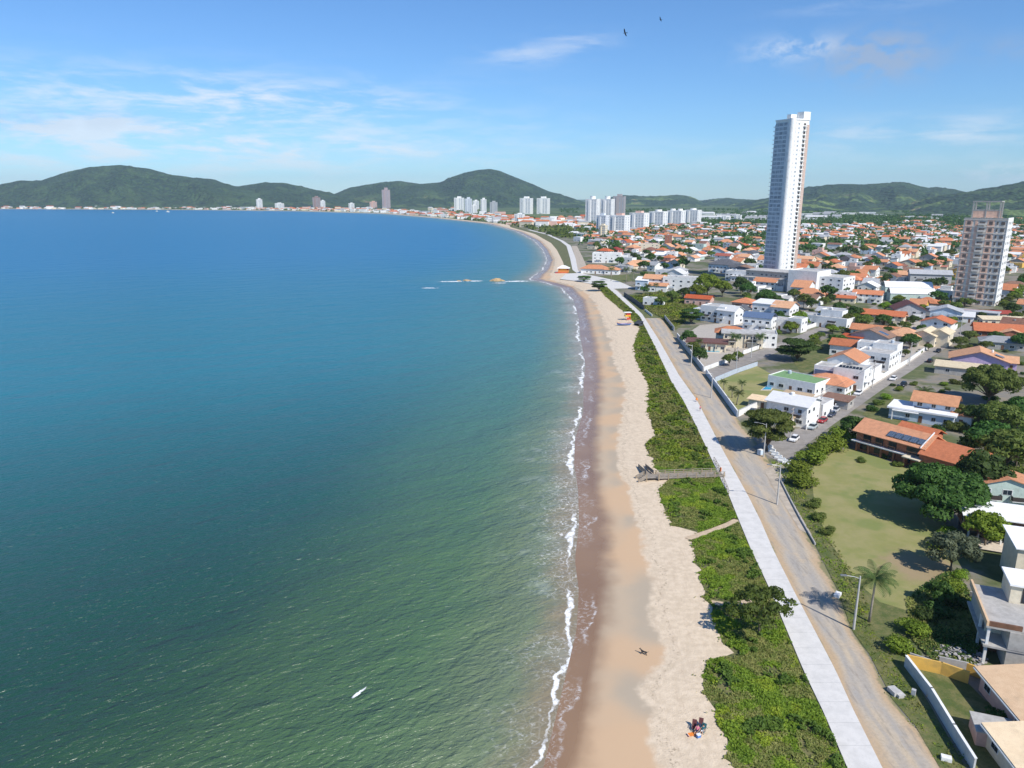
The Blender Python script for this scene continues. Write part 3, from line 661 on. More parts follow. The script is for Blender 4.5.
# ---- the brick house beside the lawn
rot=math.degrees(math.atan2(*(reversed((g(927,470)-g(855,449))[:2]))))
BH=thing('brick_house','large two-storey red brick house with terracotta roof and balconies behind the lawn','house',g(855,449),R(rot)); HOUSES.append((g(885,450),BH))
Lb=(g(921,468)-g(855,449)).length
bw=plain('red_brick_wall',(.42,.16,.085),.9,.22,3.)
q=MB(); q.box(0,Lb,0,9,0,5.4); q.add([(s,a,z) for s in (0,Lb) for a,z in ((0,5.4),(9,5.4),(4.5,7.6))],[(0,2,1),(3,4,5),(0,3,5,2),(1,2,5,4)]); q.build('wall',bw,BH)
o=roof_mesh('gx',Lb,9,.9,2.2).build('roof',TERRA,BH,loc=(Lb/2,0,5.42))
q=roof_mesh('gx',Lb*.52,6,.5,1.4).build('roof',TERRA,BH,loc=(Lb*.70,5.2,6.7))
q=MB(); q.box(Lb*.46,Lb*.95,5.4,11,0,6.7); q.build('wall',bw,BH)
q=MB(); q.box(Lb+.003,Lb+12,-1.5,9,0,4.4); q.add([(s,a,z) for s in (Lb+.003,Lb+12) for a,z in ((-1.5,4.4),(9,4.4),(3.75,6.9))],[(0,2,1),(3,4,5),(0,3,5,2),(1,2,5,4)]); q.build('wall',bw,BH)
roof_mesh('gx',12,10.5,.8,2.5).build('roof',TERRA,BH,loc=(Lb+6.6,-1.5,4.44))
q=MB(); q.box(Lb-.35,Lb-.15,-1.1,5,0,.25,0,lambda x,y,z:(x,y,z+5.25+(y+1.1)*.46)); q.build('barge_board',WHITE,BH)
slab(BH,'balcony',-.6,Lb*.80,-1.4,-.003,2.5,2.75,WHITE)
slab(BH,'balcony',Lb*.80+.003,Lb+.8,-3.2,-.003,2.55,2.8,CREAM)
for i in range(5):
    x=1+i*(Lb*.8)/4.2; q=MB(); q.box(x-.22,x+.22,-1.35,-.95,0,2.497); q.build('column',BRICK,BH)
q=MB(); q.box(Lb*.82,Lb*.82+.5,-3.1,-2.6,0,2.547); q.build('column',BRICK,BH)
for i,fx_ in enumerate((.17,.36,.56,.86)):
    o=window(BH,Lb*fx_,-.01,3.95,0,2.1 if i<3 else 3.2,2.2,True); o.data=WIN1D
    for ch in list(o.children): bpy.data.objects.remove(ch)
    q=MB()
    for k in range(9): q.box(-1.3+k*.31,-1.26+k*.31,-.04,.04,0,1)
    q.box(-1.32,1.32,-.06,.06,.95,1.05); q.build('railing',BROWN,BH,loc=(Lb*fx_,-1.2,2.76))
for i in range(4): 
    o=link('window',WIN1D,BH,(2.2+i*3.8,-.01,1.2)); o.scale=(1.8,1,1.4)
tl=math.atan2(2.2,4.5)
for i in range(5): panel(BH,Lb*.50+i*1.9,1.0,5.42+.9,1.75,2.0,tl)
# ---- right edge: green house, brick annexe, unfinished grey house, tan roofs
bld(1004,512,-15,[(0,0,12,8,0,5.6,'gy',LGREEN,ORANGE,1.9),(-7,3,6,6,0,4.8,'gx',GREYW,ORANGE)],'pale green two-storey house with orange gable roof at the right edge',st=2.8)
r=bld(1003,552,-22,[(0,2.2,13,7,2.5,3,'shed',RBRICK,RWHITE,.5)],'red-brown brick annexe with white sheet roof raised over an open carport')
for x in (-5.5,0,5.5): slab(r,'column',x-.15,x+.15,2.4,2.7,0,2.497,WHITE)
slab(r,'wall',-6.2,6.2,8.4,8.7,0,2.497,DARK)
bld(971,548,-25,[(2,0,6.5,4.5,0,.35,'deck',RAW,mpatio_l,.05)],'low beige paved terrace beside the brick annexe','terrace','terrace',nowin=True)
GH=thing('concrete_house','unfinished grey concrete house with open floors and terrace at the right edge','house',Vector((67.3,92.3,0)),R(-22)); HOUSES.append((g(1000,640),GH))
slab(GH,'wall',2.6,16,-.25,12,0,3.0,RAW); slab(GH,'floor_slab',-.3,16,-.4,12.2,3.003,3.3,RAW)
slab(GH,'wall',2.6,16,-.45,9,3.303,6.0,RAW); slab(GH,'wall',.2,2.597,5,12,3.303,6.0,RAW); slab(GH,'roof_slab',-.3,16,-.3,12.4,6.003,6.3,RAW)
slab(GH,'wall',4,16,8,13,6.303,9.2,CREAM); slab(GH,'roof_slab',3.7,16,7.6,13.4,9.203,9.5,RWHITE)
for x,y in ((0,0),(0,4.6)): slab(GH,'column',x,x+.35,y,y+.35,0,3.0,WHITE); slab(GH,'column',x,x+.35,y,y+.35,3.303,6.0,WHITE)
slab(GH,'parapet',-.3,.0,-.3,12.4,6.303,7.0,RTAN); slab(GH,'parapet',.003,4,-.3,0,6.303,7.0,BROWN)
slab(GH,'interior_wall',.5,2.59,4,4.2,0,2.99,BROWN); slab(GH,'interior_wall',.5,2.59,3.6,3.8,3.303,5.6,CREAM)
o=link('window',WIN1D,GH,(6.6,7.99,7.7)); o.scale=(2.2,1,2.3); o=link('door',DOOR_ME,GH,(8.8,7.99,7.6)); o.scale=(2,1,2.4)
slab(GH,'stair_box',10,13,2,6,6.303,6.9,RAW)
bld(1046,592,-20,[(0,0,10,8,0,7.2,'shed',CREAM,RWHITE,.4)],'cream house with pale sheet roof above the unfinished concrete house',nowin=True)
r=bld(Vector((69.4,75.2,0)),0,-5,[(0,0,14,10.8,0,3.1,'gy',PINK,RTAN,.8,.7),(-6.6,-11,10.5,10.6,0,2.9,'gy',CREAM,RTAN,.6,.6)],'house under broad tan tiled roofs with white gutters in the bottom right corner')
slab(r,'gutter',-7.85,-7.71,-.6,11.4,2.9,3.08,WHITE); slab(r,'gutter',-12.6,-12.46,-11.5,.1,2.7,2.88,WHITE)
bld(Vector((58.6,75.4,0)),0,-20,[(0,0,4.4,3.6,0,2.0,'deck',PINK,RAW,.14,.15)],'small flat-roofed concrete outhouse in the shaded yard','outhouse','outhouse',nowin=True)
# ---- around the paved street
r=bld(933,425,A+4,[(-3.5,0,17,9,0,3.2,'deck',LBLUE,RWHITE,.5,.6),(-1,4,11,7,0,5.8,'gx',LBLUE,ORANGE,1.9,.8),(6.5,3,5,6,0,3.4,'gx',WHITE,ORANGE)],'light blue modern house with white lower roofs and orange gable above the brick house',st=3)
slab(r,'balcony',-11,-4,-1.6,-.7,2.9,3.1,WHITE); slab(r,'column',-11,-10.7,-1.5,-1.2,0,2.9,WHITE)
r=bld(978,369,-30,[(0,0,19,12,0,3.6,'gy',PURP,ORANGE,3.2,.9),(9,3,7,7,0,3.2,'gx',PURP,ORANGE,1.7,.7)],'lilac gabled house with wide orange roof and solar heater',st=2.9)
panel(r,6.6,3.5,5.2,3.2,2.2,0).rotation_euler=(0,.3,0); tank(r,4.2,6,5.9,.4,1.1,WHITE)
bld(960,376,A+8,[(0,0,17,8,0,2.9,'shed',RAW,RCREAM,.7,.5)],'carport with cream sheet roof between the lilac house and the round tree','carport','carport',win=6)
bld(1002,350,-28,[(0,0,17,10,0,3.3,'hip',RAW,RGREY,1.9)],'house with grey pyramid roof and blue solar panel behind the lilac house')
bld(1002,339,-24,[(0,0,22,12,0,3.6,'gx',BRICK,TERRA,2.6,.9),(3,-4,12,5,0,3.0,'gy',BRICK,ORANGE,1.9)],'large terracotta-roofed house with gabled porch near the right edge',st=3)
bld(1008,326,-12,[(0,0,24,7,0,3,'shed',CREAM,RCREAM,.8)],'long low house with cream roof behind the terracotta-roofed house')
bld(986,319,-6,[(0,0,26,7,0,3,'gx',CREAM,RRED,1.3)],'long low house with dull red roof in front of the raw brick tower')
r=bld(862,392,A+2,[(-5,0,10,10,0,7,'flat',WHITE,RFLAT),(-13.5,1.5,7,8,0,6.4,'flat',WHITE,RFLAT),(-2.2,10.2,4.4,14,0,5.2,'flat',WHITE,RFLAT),(-9.8,9.7,10.6,13,0,8.0,'gy',WHITE,ORANGE,2.4,.6)],'white cubic house with solar tubes and orange gable beside the paved street',st=3.1)
for i in range(7): panel(r,-8.5+i*1.1,2.4,7.2,.9,2.2,.45,m=GLASS,name='solar_tube')
slab(r,'awning',.11,1.3,11,22,2.6,2.8,WHITE); slab(r,'blue_panel',-16.6,-10.6,1.35,1.49,3.2,5.4,RBLUE); slab(r,'balcony',.003,1.2,1,9,3.2,3.4,WHITE)
bld(888,371.5,A,[(-6,0,12,11,0,6.2,'flat',WHITE,RFLAT),(-5,11.1,9,8,0,8.0,'flat',WHITE,RFLAT),(-13,4,8,9,0,4.4,'flat',WHITE,RFLAT)],'white flat-roofed house just behind the white cubic house')
r=bld(848,357,A+6,[(0,0,15,10,0,4.6,'gx',WHITE,ORANGE,1.9,.6),(7,-3,7,6,0,7,'flat',WHITE,RFLAT)],'white house with long orange roof left of the white cubic house')
r=bld(807,429,A-1,[(-6.5,0,12,10.5,0,6.4,'gx',WHITE,RWHITE,1.6,.6),(-9.5,10.6,8,7,0,5,'shed',WHITE,RCREAM,.6,.5),(-2.2,11.2,4.4,9,0,4.4,'flat',WHITE,RFLAT),(-8,-4.4,9,4.3,0,3.1,'deck',CREAM,RCREAM,.25,.5)],'white villa with cream roofs at the corner of the paved street',st=3.1)
tank(r,-7,5,7.8,.6,1.0,WHITE)
bld(762,409,A+4,[(0,0,9,4,0,2.6,'shed',CREAM,RTAN,.4,.5)],'small garden pavilion with tan roof beside the white villa','pavilion','pavilion',win=5)
r=bld(790,392,A-6,[(0,0,17,11,0,4.2,'flat',WHITE,RGREEN,.35)],'white house with bright green roof terrace beside the dry yard lawn')
slab(r,'blue_band',-8.62,-8.51,1,10,2.2,3.2,RBLUE); slab(r,'blue_awning',3,8.4,11.2,13.5,4.1,4.3,RBLUE)
bld(823,392,A,[(0,0,14,11,0,3.2,'hip',WHITE,TERRA,2.2,.7)],'white house with brown-orange hip roof behind the white villa')
r=bld(834,408,A,[(0,0,8,6,0,2.6,'shed',RAW,RBROWN,.5,.4)],'small grey shed with dark roof behind the white villa','shed','shed',win=6)
r=bld(868,345,A-4,[(0,0,16,10,0,4.2,'gy',GREYW,RBROWN,2.8,.7),(-7,-2.2,9,5,0,2.8,'shed',GREYW,TERRA,.6)],'grey gabled house with brown tile roof and solar panels')
panel(r,4.4,4,5.6,5,3,0).rotation_euler=(0,.33,0)
bld(873,337,A+6,[(0,0,20,8,0,3.2,'gx',WHITE,ORANGE,1.9,.8)],'long low house with orange roof in front of the brown gabled houses')
bld(880,325,A+6,[(0,0,21,8,0,5.4,'gx',CREAM,TERRA,1.9,.8)],'long two-storey house with terracotta roof above the orange-roofed one')
bld(901,345,A+3,[(0,0,13,11,0,4.4,'hip',RAW,ORANGE,2.7,.9)],'house with bright orange pyramid hip roof beside the paved street')
bld(921,346,A,[(0,0,10,14,0,5.0,'gy',CREAM,RCREAM,2.0,.7),(6,3,7,11,0,6,'gy',CREAM,RCREAM,1.6,.6)],'cream house with twin cream gables beside the paved street',win=4.5)
bld(934,333,A,[(0,0,13,11,0,5.2,'gy',WHITE,TERRA,2.2,.8)],'white house with terracotta gable at the far end of the paved street')
bld(909,321,-18,[(0,0,15,13,0,6.2,'gy',RGREY,RDRED,3.6,.9),(-6,-3,9,4.5,0,3,'shed',RBROWN,ORANGE,.7,.4)],'house with big dark red gable roof and orange lean-to')
bld(912,302,-12,[(0,0,26,9,0,5,'barrel',LGREEN,RWHITE,3.2,.3),(0,9.5,28,10,0,8,'barrel',LGREEN,RWHITE,3.2,.3)],'pale green hall with white curved stepped gables','hall','hall',win=5)
bld(945,321,A+10,[(0,0,15,12,0,5,'gy',LBLUE,RGREY,2.4,.7),(9,0,8,9,0,3.2,'gx',WHITE,RWHITE)],'blue-grey gabled house with pale roof below the raw brick tower')
bld(866,303,A+10,[(0,0,17,10,0,5.5,'gx',WHITE,TERRA,2.0)],'white house with brown-orange roof left of the dark red gable house')
bld(930,284,-20,[(0,0,28,13,0,7.5,'gx',GREYW,RGREY,2.6,.8)],'long pale grey hall with grey gable roof left of the raw brick tower','hall','hall',win=6)
# ---- pool house row
r=bld(706,351,-18,[(0,0,16,8,0,3.4,'deck',CREAM,RDRED,.7,.9)],'long low seaside house with dark red flat roof and columns',win=2.4)
for i in range(5): slab(r,'column',-8.4+i*4.1,-8.1+i*4.1,-.8,-.5,0,3.4,CREAM)
r=bld(742,348,-16,[(0,0,17,10,0,6.2,'deck',CREAM,RFLAT,.5,.8),(-5,7,13,9,0,5.5,'hip',CREAM,ORANGE,2.0,.8),(10,3,9,12,0,5.8,'flat',WHITE,RFLAT)],'two-storey pale house with brown fascia beside the swimming pool',win=2.6)
for i in range(3): slab(r,'column',-8+i*4.5,-7.7+i*4.5,-.7,-.4,0,6.19,CREAM)
bld(756,331,A+6,[(0,0,14,9,0,6.5,'barrel',WHITE,RBLUE,2.2,.3)],'white house with blue barrel roof behind the pool house',win=3)
bld(779,330,A,[(0,0,18,9,0,5,'flat',WHITE,RFLAT),(8,-2,7,8,0,6.5,'flat',WHITE,RFLAT)],'white flat-roofed house right of the blue barrel roof')
bld(768,318,A,[(-3,0,13,11,0,7.5,'shed',WHITE,RWHITE,1.2,.3),(7,-1.5,10,13,0,6.8,'gx',WHITE,ORANGE,2.6,.7)],'white house with square orange roof behind the blue barrel roof')
bld(820,327,A-4,[(0,0,26,10,0,5,'flat',WHITE,RFLAT),(3,5,11,7,0,8,'flat',WHITE,RFLAT)],'wide white flat-roofed house behind the long white side-street wall')
bld(712,322,A-2,[(0,0,14,11,0,8,'flat',WHITE,RFLAT),(8,-1,10,10,0,7,'gx',WHITE,RWHITE,2.2,.5),(-10,2,8,9,0,5,'flat',LBLUE,RFLAT)],'white cubic house with one square window behind the layered tree')
bld(697,305,A+10,[(0,0,16,8,0,4,'gx',PINK,TERRA,1.6)],'low pinkish house with terracotta roof behind the white cubic house')
bld(741,311,A,[(0,0,12,11,0,5,'hip',PINK,TERRA,2.2,.7)],'house with brown-orange hip roof by the tree row below the white tower')
bld(737,317,A,[(0,0,8,9,0,4,'gy',WHITE,RDARK,1.7,.5)],'small white house with dark slate roof beside the white cubic house')
bld(806,302,A+5,[(0,0,18,13,0,5,'hip',CREAM,ORANGE,3.2,.8)],'cream house with large orange hip roof in front of the tower podium')
bld(829,318,A,[(0,0,15,10,0,3.4,'gx',WHITE,RGREY,1.8)],'white house with grey roof right of the large orange hip roof')
bld(841,302,A+8,[(0,0,16,9,0,6,'flat',WHITE,RFLAT),(0,-4,17,5,0,3.2,'gx',CREAM,TERRA,1.3)],'white block with a long terracotta porch roof right of the tower podium')
# ---- white apartment block and houses at the bend
bld(672,292,-28,[(6,0,26,13,0,10,'flat',WHITE,RFLAT),(-14,1,15,11,0,8.4,'gx',WHITE,ORANGE,2.4,.6),(-9,-5,13,5,0,4.5,'gx',WHITE,ORANGE,1.6,.5),(-22,-1,9,12,0,7,'gx',LBLUE,RWHITE,2,.4)],'long white apartment block with orange roofs at the bend of the seaside road','apartment_block','apartments',win=4.5)
bld(652,306,A+10,[(0,0,12,6,0,4.4,'flat',WHITE,RFLAT)],'small white house by the road below the apartment block')
bld(600,274,-20,[(-6,0,22,11,0,4.6,'hip',WHITE,ORANGE,2.6,1),(10,-1,12,9,0,4.2,'hip',WHITE,ORANGE,2,.8)],'seaside house with two orange hip roofs above the plaza')
bld(606,263,-16,[(0,0,28,12,0,9,'flat',WHITE,RFLAT,1.0),(14,4,12,9,0,7,'flat',WHITE,RFLAT)],'white modern house with dark ribbon windows behind the plaza',win=5)
bld(621,272,A,[(0,0,14,9,0,5,'flat',GREYW,RFLAT)],'grey flat-roofed house right of the two orange hip roofs')
bld(640,268,-20,[(0,0,24,9,0,4.2,'hip',WHITE,ORANGE,2.6,.8)],'long house with orange roof and turquoise wall among dark palms')
bld(662,262,A+14,[(0,0,18,12,0,7,'shed',WHITE,RWHITE,2,.3),(9,-1,9,11,0,10,'flat',WHITE,RFLAT)],'white house with sloping white roof above the apartment block')
bld(646,252,-14,[(0,0,30,11,0,9,'flat',CREAM,RFLAT)],'large beige block among the roofs near the seaside towers','apartment_block','apartments',win=5)
bld(721,273,A+2,[(0,0,24,16,0,7.5,'hip',WHITE,RDARK,4,.8),(14,-3,13,11,0,6,'gx',WHITE,RDARK,2.6,.6)],'big house with dark slate hip roof left of the white tower')
bld(735,281,A,[(0,0,17,11,0,7.5,'flat',WHITE,RFLAT),(4,-3,13,4,0,4,'deck',WHITE,RWHITE,.4,.5)],'white modern house with stacked terraces left of the tower podium')
bld(712,252,A+10,[(0,0,22,10,0,4,'hip',WHITE,ORANGE,2.8,.8)],'white house with bright orange hip roof behind the dark slate roof')
bld(724,247,A+6,[(0,0,18,12,0,6.5,'hip',PINK,ORANGE,3,.8)],'pinkish house with orange hip roof left of the white tower')
bld(668,247,-10,[(0,0,9,9,0,15,'flat',BRICK,RFLAT)],'slim red brick block standing above the rooftops','apartment_block','apartments')
# tower podium
pr_=thing('podium','white and grey podium building with terraces below the white tower','building',g(775,291),R(A-4)); HOUSES.append((g(790,285),pr_))
volume(pr_,-10,4,38,22,0,7.5,'deck',GREYW,RFLAT,.6,.8,win=3.2,seed=5)
volume(pr_,-10,9,36,18,8.103,4,'deck',RAW,RFLAT,.5,.8,win=3.6,seed=6)
volume(pr_,20,-3,20,22,0,15,'flat',WHITE,RFLAT,.8,nowin=True)
volume(pr_,38,1,16,20,0,12,'flat',WHITE,RFLAT,.6,win=4.5,seed=8)
for i in range(8): slab(pr_,'column',-28+i*4.6,-27.5+i*4.6,3.0,3.5,0,7.5,WHITE)
# ---------------------------------------------------------------- towers
RAW2=plain('pale_raw_concrete',(.70,.645,.58),.9,.1,.7,dirt=.15)
TGLASS=plain('tower_glass',(.33,.37,.42),.3,.35,.3); NET=plain('pale_facade_panel',(.64,.67,.70),.7,.08,.4)
def _wplain(col=None):
    q=MB(); q.box(-.5,.5,-.06,.03,-.5,.5); return q
WT=_wplain().mesh('window',[TGLASS]); WDK=_wplain().mesh('window',[FRAMED]); WGL=_wplain().mesh('window',[GLASS]); WRT=_wplain().mesh('window',[plain('opening_shade_paint',(.13,.11,.10),.9,.2)])  # raw tower openings: flat dark plates, inner shade put into the colour
def winset(root,me,lst,name='window',limit=100):
    for i,(x,y,z,fc,ww,hh) in enumerate(lst[:limit]):
        o=link(name,me,root,(x,y,z),fc); o.scale=(ww,1,hh)
    if len(lst)>limit:
        q=MB()
        for x,y,z,fc,ww,hh in lst[limit:]:
            cs,sn=math.cos(fc),math.sin(fc)
            q.box(-ww/2,ww/2,-.06,.03,-hh/2,hh/2,0,lambda a,b_,c,x=x,y=y,z=z:(x+a*cs-b_*sn,y+a*sn+b_*cs,z+c))
        prop(q.build(name,me.materials[0],root),kind='stuff')
TB=g(778.5,281); TH=hpx(281,281-121)
TW=thing('white_tower','very tall slender white residential tower, the highest building in the town','tower',TB,R(-65)); HOUSES.append((TB,TW))
h_=8.3; q=MB(); q.box(-h_,h_,-h_,h_,0,TH); q.build('wall',WHITE,TW)
q=MB(); q.box(-h_-.3,h_-3,-h_-.32,-h_-.003,9,TH-2.5); q.build('curtain_wall',NET,TW)
q=MB(); q.tube([(h_-.6,-h_+.6,0),(h_-.6,-h_+.6,TH+1)],2.4,20); q.build('corner_column',WHITE,TW,smooth=False)
q=MB(); q.box(2,h_+.2,2,h_+.4,TH,TH+6); q.build('roof_block',WHITE,TW)
q=MB(); q.box(-h_-.4,h_+.4,-h_-.4,h_+.4,TH+.003,TH+.9); q.box(-2,2,-4,2,TH+.9,TH+4.5); q.build('roof',WHITE,TW)
q=MB(); q.box(h_+.003,h_+.35,h_-2.4,h_+.3,2,TH-3); q.build('brick_strip',plain('pale_brick',(.52,.40,.34),.9,.15),TW)
nf=35; fh=(TH-11)/nf; wl=[]
for k in range(nf):
    z=10+k*fh
    for x in (-6.1,-2.1,1.9): wl.append((x,-h_-.33,z+fh*.45,0,3.5,fh*.7))
wl.sort(key=lambda a:-a[2]); winset(TW,WT,wl,limit=99)
for k in range(nf):
    z=10+k*fh; slab(TW,'balcony',-h_-2.0,-h_-.003,-h_-.3,-h_+2.6,z,z+.35,GREYW)
wl=[]
for k in range(nf):
    z=10+k*fh
    o=link('gap_shade_plate',WDK,TW,(h_+.03,h_-4.4,z+fh*.4),math.pi/2); o.scale=(2.2,1,fh*.5)  # dark plate on the wall, painted as the shade of the balcony gap
    slab(TW,'side_balcony',h_+.003,h_+1.3,h_-5.6,h_-2.9,z-.3,z,WHITE)
    for y in (-5.0,-1.6): wl.append((h_+.03,y,z+fh*.45,math.pi/2,1.1,1.2))
winset(TW,WT,wl,'small_window',70)
q=MB(); q.box(-h_-6,-h_-.003,-1,.2,TH*.55,TH*.55+.7); q.box(-h_-6.5,-h_-4,-1.6,.8,TH*.55+.703,TH*.55+1.3); q.build('hoist_platform',DARK,TW)
for i in range(6): slab(TW,'rib',h_+.003,h_+.16,-6.6+i*1.9,-6.4+i*1.9,8,TH-1,WHITE)
# raw brick tower
RB=g(952,303); W_=22.6; D_=18; RH=hpx(303,303-219)
RT=thing('brick_tower','unfinished raw brick and concrete tower with an open frame on its roof','tower',RB,R(A)); HOUSES.append((RB+Vector((8,-4,0)),RT)); HOUSES.append((RB+Vector((20,-6,0)),RT))
q=MB(); q.box(0,W_,0,D_,0,RH); q.build('wall',RAW2,RT)
nf=13; fh=RH/nf
RBR=plain('raw_hollow_brick',(.78,.50,.37),.9,.15,.7,dirt=.15)
for x0,x1 in ((.8,4.6),(6.0,7.4),(12.4,16.0)):
    q=MB(); q.box(x0,x1,-.14,-.003,fh*.9,RH-.2); q.build('brick_infill',RBR,RT)
q=MB(); q.box(W_+.003,W_+.2,-.2,D_,2,RH+1); q.build('side_wall',WHITE,RT)
for k in range(1,nf+1): slab(RT,'floor_slab',-.4,W_-.2,-.32 ,-.145,k*fh-.4,k*fh-.05,RAW2)
wl=[]
for k in range(nf):
    z=k*fh+fh*.45
    for x,ww in ((2.8,1.9),(9.8,3.0),(14.2,1.8),(17.6,.9),(20.4,2.0)): wl.append((x,-.17,z,0,ww,1.9))
winset(RT,WRT,wl)
wl=[(W_+.23,y,k*fh+fh*.45,math.pi/2,1.4,1.5) for k in range(nf) for y in (3.5,9,14.5)]
winset(RT,WGL,wl,'side_window')
for k in range(nf): slab(RT,'balcony',7.8,11.9,-1.3,-.325,k*fh+.6,k*fh+1.5,RAW2)
for x in (3.0,10,17): slab(RT,'roof_column',x,x+.7,2,2.7,RH,RH+10,RAW); slab(RT,'roof_column',x,x+.7,10,10.7,RH,RH+10,RAW)
for y in (1.9,9.9): slab(RT,'roof_beam',2.8,17.9,y,y+.9,RH+10.003,RH+10.7,RAW); slab(RT,'roof_beam',3.703,16.99,y+.2,y+.7,RH+5,RH+5.6,RAW)
slab(RT,'roof_wall',3.8,16.9,2.2,2.5,RH+1,RH+4.8,RBR); slab(RT,'roof_wall',3.8,16.9,10.2,10.5,RH+1,RH+4.8,RBR)
for x in (2.8,17.3): slab(RT,'roof_beam',x,x+.6,2.803,9.89,RH+10.01,RH+10.6,RAW)
slab(RT,'parapet',.0,W_,-.25,.05,RH,RH+.9,RAW)
bld(945,316,A,[(8,-3,34,8,0,4,'deck',GREYW,RGREY,.4,.5)],'low grey-roofed base in front of the raw brick tower','annexe','annexe',win=6)
def tower(x0,x1,yb,yt,label,wm=WHITE,rot=-35,nfl=14,top=None,wme=WT,dk=0.,name='apartment_tower',cols=4,pxrot=None):
    p=g((x0+x1)/2,yb); s=pxm(yb); w_=(x1-x0)/s/1.25; hh=hpx(yb,yb-yt); d=w_*.75
    r=thing(name,label,'tower',p,R(rot)); HOUSES.append((p+Vector((0,d/2,0)),r))
    q=MB(); q.box(-w_/2,w_/2,0,d,0,hh); q.build('wall',wm,r)
    q=MB(); q.box(-w_/2-.3,w_/2+.3,-.3,d+.3,hh+.003,hh+1.2); q.build('roof',wm,r)
    q=MB(); th=hh*.11
    if top=='drum': q.tube([(0,d/2,hh+1.2),(0,d/2,hh+1.2+th)],w_*.22,16)
    elif top=='drums':
        for a in (-.25,.25): q.tube([(w_*a,d/2,hh+1.2),(w_*a,d/2,hh+1.2+th)],w_*.17,14)
    else: q.box(-w_*.18,w_*.22,d*.25,d*.75,hh+1.2,hh+1.2+th)
    q.build('roof_tank',PINK if top=='pink' else wm,r)
    fh=hh/nfl; wl=[]
    for k in range(nfl-1):
        z=fh*(k+1.0)
        for i in range(cols):
            if i in (1,) : continue
            wl.append((-w_/2+(i+.5)*w_/cols,-.05,z,0,w_/cols*.55,fh*.5))
        for y in (.25,.7): wl.append((w_/2+.05,d*y,z,math.pi/2,d*.2,fh*.45))
        wl.append((-w_/2-.05,d*.5,z,-math.pi/2,d*.4,fh*.45))
    winset(r,wme,wl)
    for i in range(2):
        x=-w_/2+(1+i*1.0)*w_/cols+w_/cols*.1
    slab(r,'balcony_stack',-w_/2+w_/cols*1.05,-w_/2+w_/cols*1.9,-1.4,-.003,fh,hh*.97,wm)
    return r
tower(611,625,215,196.5,'grey-brown tower rising behind the white twin towers near the shore',plain('taupe_paint',(.36,.32,.32)),-20,16)
tower(583,598,225,199.5,'left one of the white twin towers near the shore',WHITE,-30,20,'drum')
tower(598,612.5,224,199.5,'right one of the white twin towers near the shore',WHITE,-30,20,'drum')
tower(594,607,235,216,'low pale grey block with glass balconies at the foot of the twin towers',plain('pale_grey_paint',(.62,.65,.68)),-35,11)
tower(597,606,239,226,'small beige and white block in front of the twin towers',CREAM,-35,6)
tower(606,627,234,216,'white block with orange-pink roof box, right of the twin towers',WHITE,-35,11,'pink',cols=5)
tower(626,646,231,213.5,'white block with pinkish roof box behind the orange-pink one',WHITE,-35,11,'pink',cols=5)
tower(646,665,228,212,'white block with single roof drum in the middle of the row',WHITE,-35,11,'drum',cols=5)
tower(664,683,226,211,'white block with two roof drums',WHITE,-35,11,'drums',cols=5)
tower(682,699,225,210.5,'white block with roof drum, rightmost of the seaside row',WHITE,-35,11,'drum',cols=5)
tower(518,532,214,198.5,'white tower left of the pair below the hill foot',WHITE,-20,16)
tower(535,549,214,198.5,'white tower right of the pair below the hill foot',WHITE,-20,16)
tower(513,524,223,214.5,'small white and grey block below the white pair',WHITE,-20,6)
tower(453,464,211,198,'leftmost white tower of the far bay cluster',WHITE,-10,16)
tower(464,472,213.5,199,'grey-white tower beside the leftmost one of the far bay cluster',plain('cool_white_paint',(.60,.64,.68)),-10,16)
tower(472,479,210,201,'low white block in the middle of the far bay cluster',WHITE,-10,10)
tower(480,486.5,212.5,199.5,'slim white tower at the right of the far bay cluster',WHITE,-10,14)
tower(489,497.5,214.5,202.5,'grey-white block at the right end of the far bay cluster',GREYW,-10,12)
tower(471,477,214,205.5,'little white block in front of the far bay cluster',WHITE,-10,7)
tower(381.5,390,209.8,190,'tall pinkish tower standing alone on the far bay shore',plain('pinkish_grey',(.42,.33,.33)),-10,22)
tower(312,320,208.5,197.5,'reddish brown block on the far bay shore',plain('dull_brown',(.32,.22,.20)),-10,10)
tower(320,325,208.8,201,'white block beside the reddish brown one on the far shore',WHITE,-10,9)
tower(369,376.5,209.5,202,'pale pink block left of the lone tall tower on the far shore',PINK,-10,8)
tower(256,262,209.2,199.5,'slim pale block standing alone on the far left shore',WHITE,-10,10)
tower(274,283,209.2,203.5,'wide white block on the far left shore',WHITE,-10,6)
tower(348,354,209.2,203.5,'small white block under the hill saddle on the far shore',WHITE,-10,6)
tower(733,741,221,215.5,'white tank-like tower on the low buildings behind the wood',WHITE,-30,4)
tower(721,726,221,216.5,'small white roof tower behind the tall white tower rooftops',WHITE,-30,4)
# ---------------------------------------------------------------- the town beyond
def proj(v):
    x,y,z=v[0],v[1],v[2]-H
    zc=y*math.cos(PITCH)-z*math.sin(PITCH); yc=y*math.sin(PITCH)+z*math.cos(PITCH)
    return 512+F*x/zc,384-F*yc/zc
rng=random.Random(11)
KEEP=[]                                                   # open ground, kept free
def keep(px): KEEP.append([tuple(g(a,b_)[:2]) for a,b_ in px])
keep([(626,296),(640,299),(690,292),(700,335),(676,338)]); keep([(560,300),(560,262),(592,262),(640,284),(640,300)])
keep([(683,296),(690,262),(735,262),(750,298),(740,306),(690,300)]); keep([(900,352),(1030,320),(1030,300),(940,300),(880,340)])
def inside(p,poly):
    r=False; n=len(poly)
    for i in range(n):
        a,b_=poly[i],poly[(i+1)%n]
        if (a[1]>p[1])!=(b_[1]>p[1]) and p[0]<(b_[0]-a[0])*(p[1]-a[1])/(b_[1]-a[1])+a[0]: r=not r
    return r
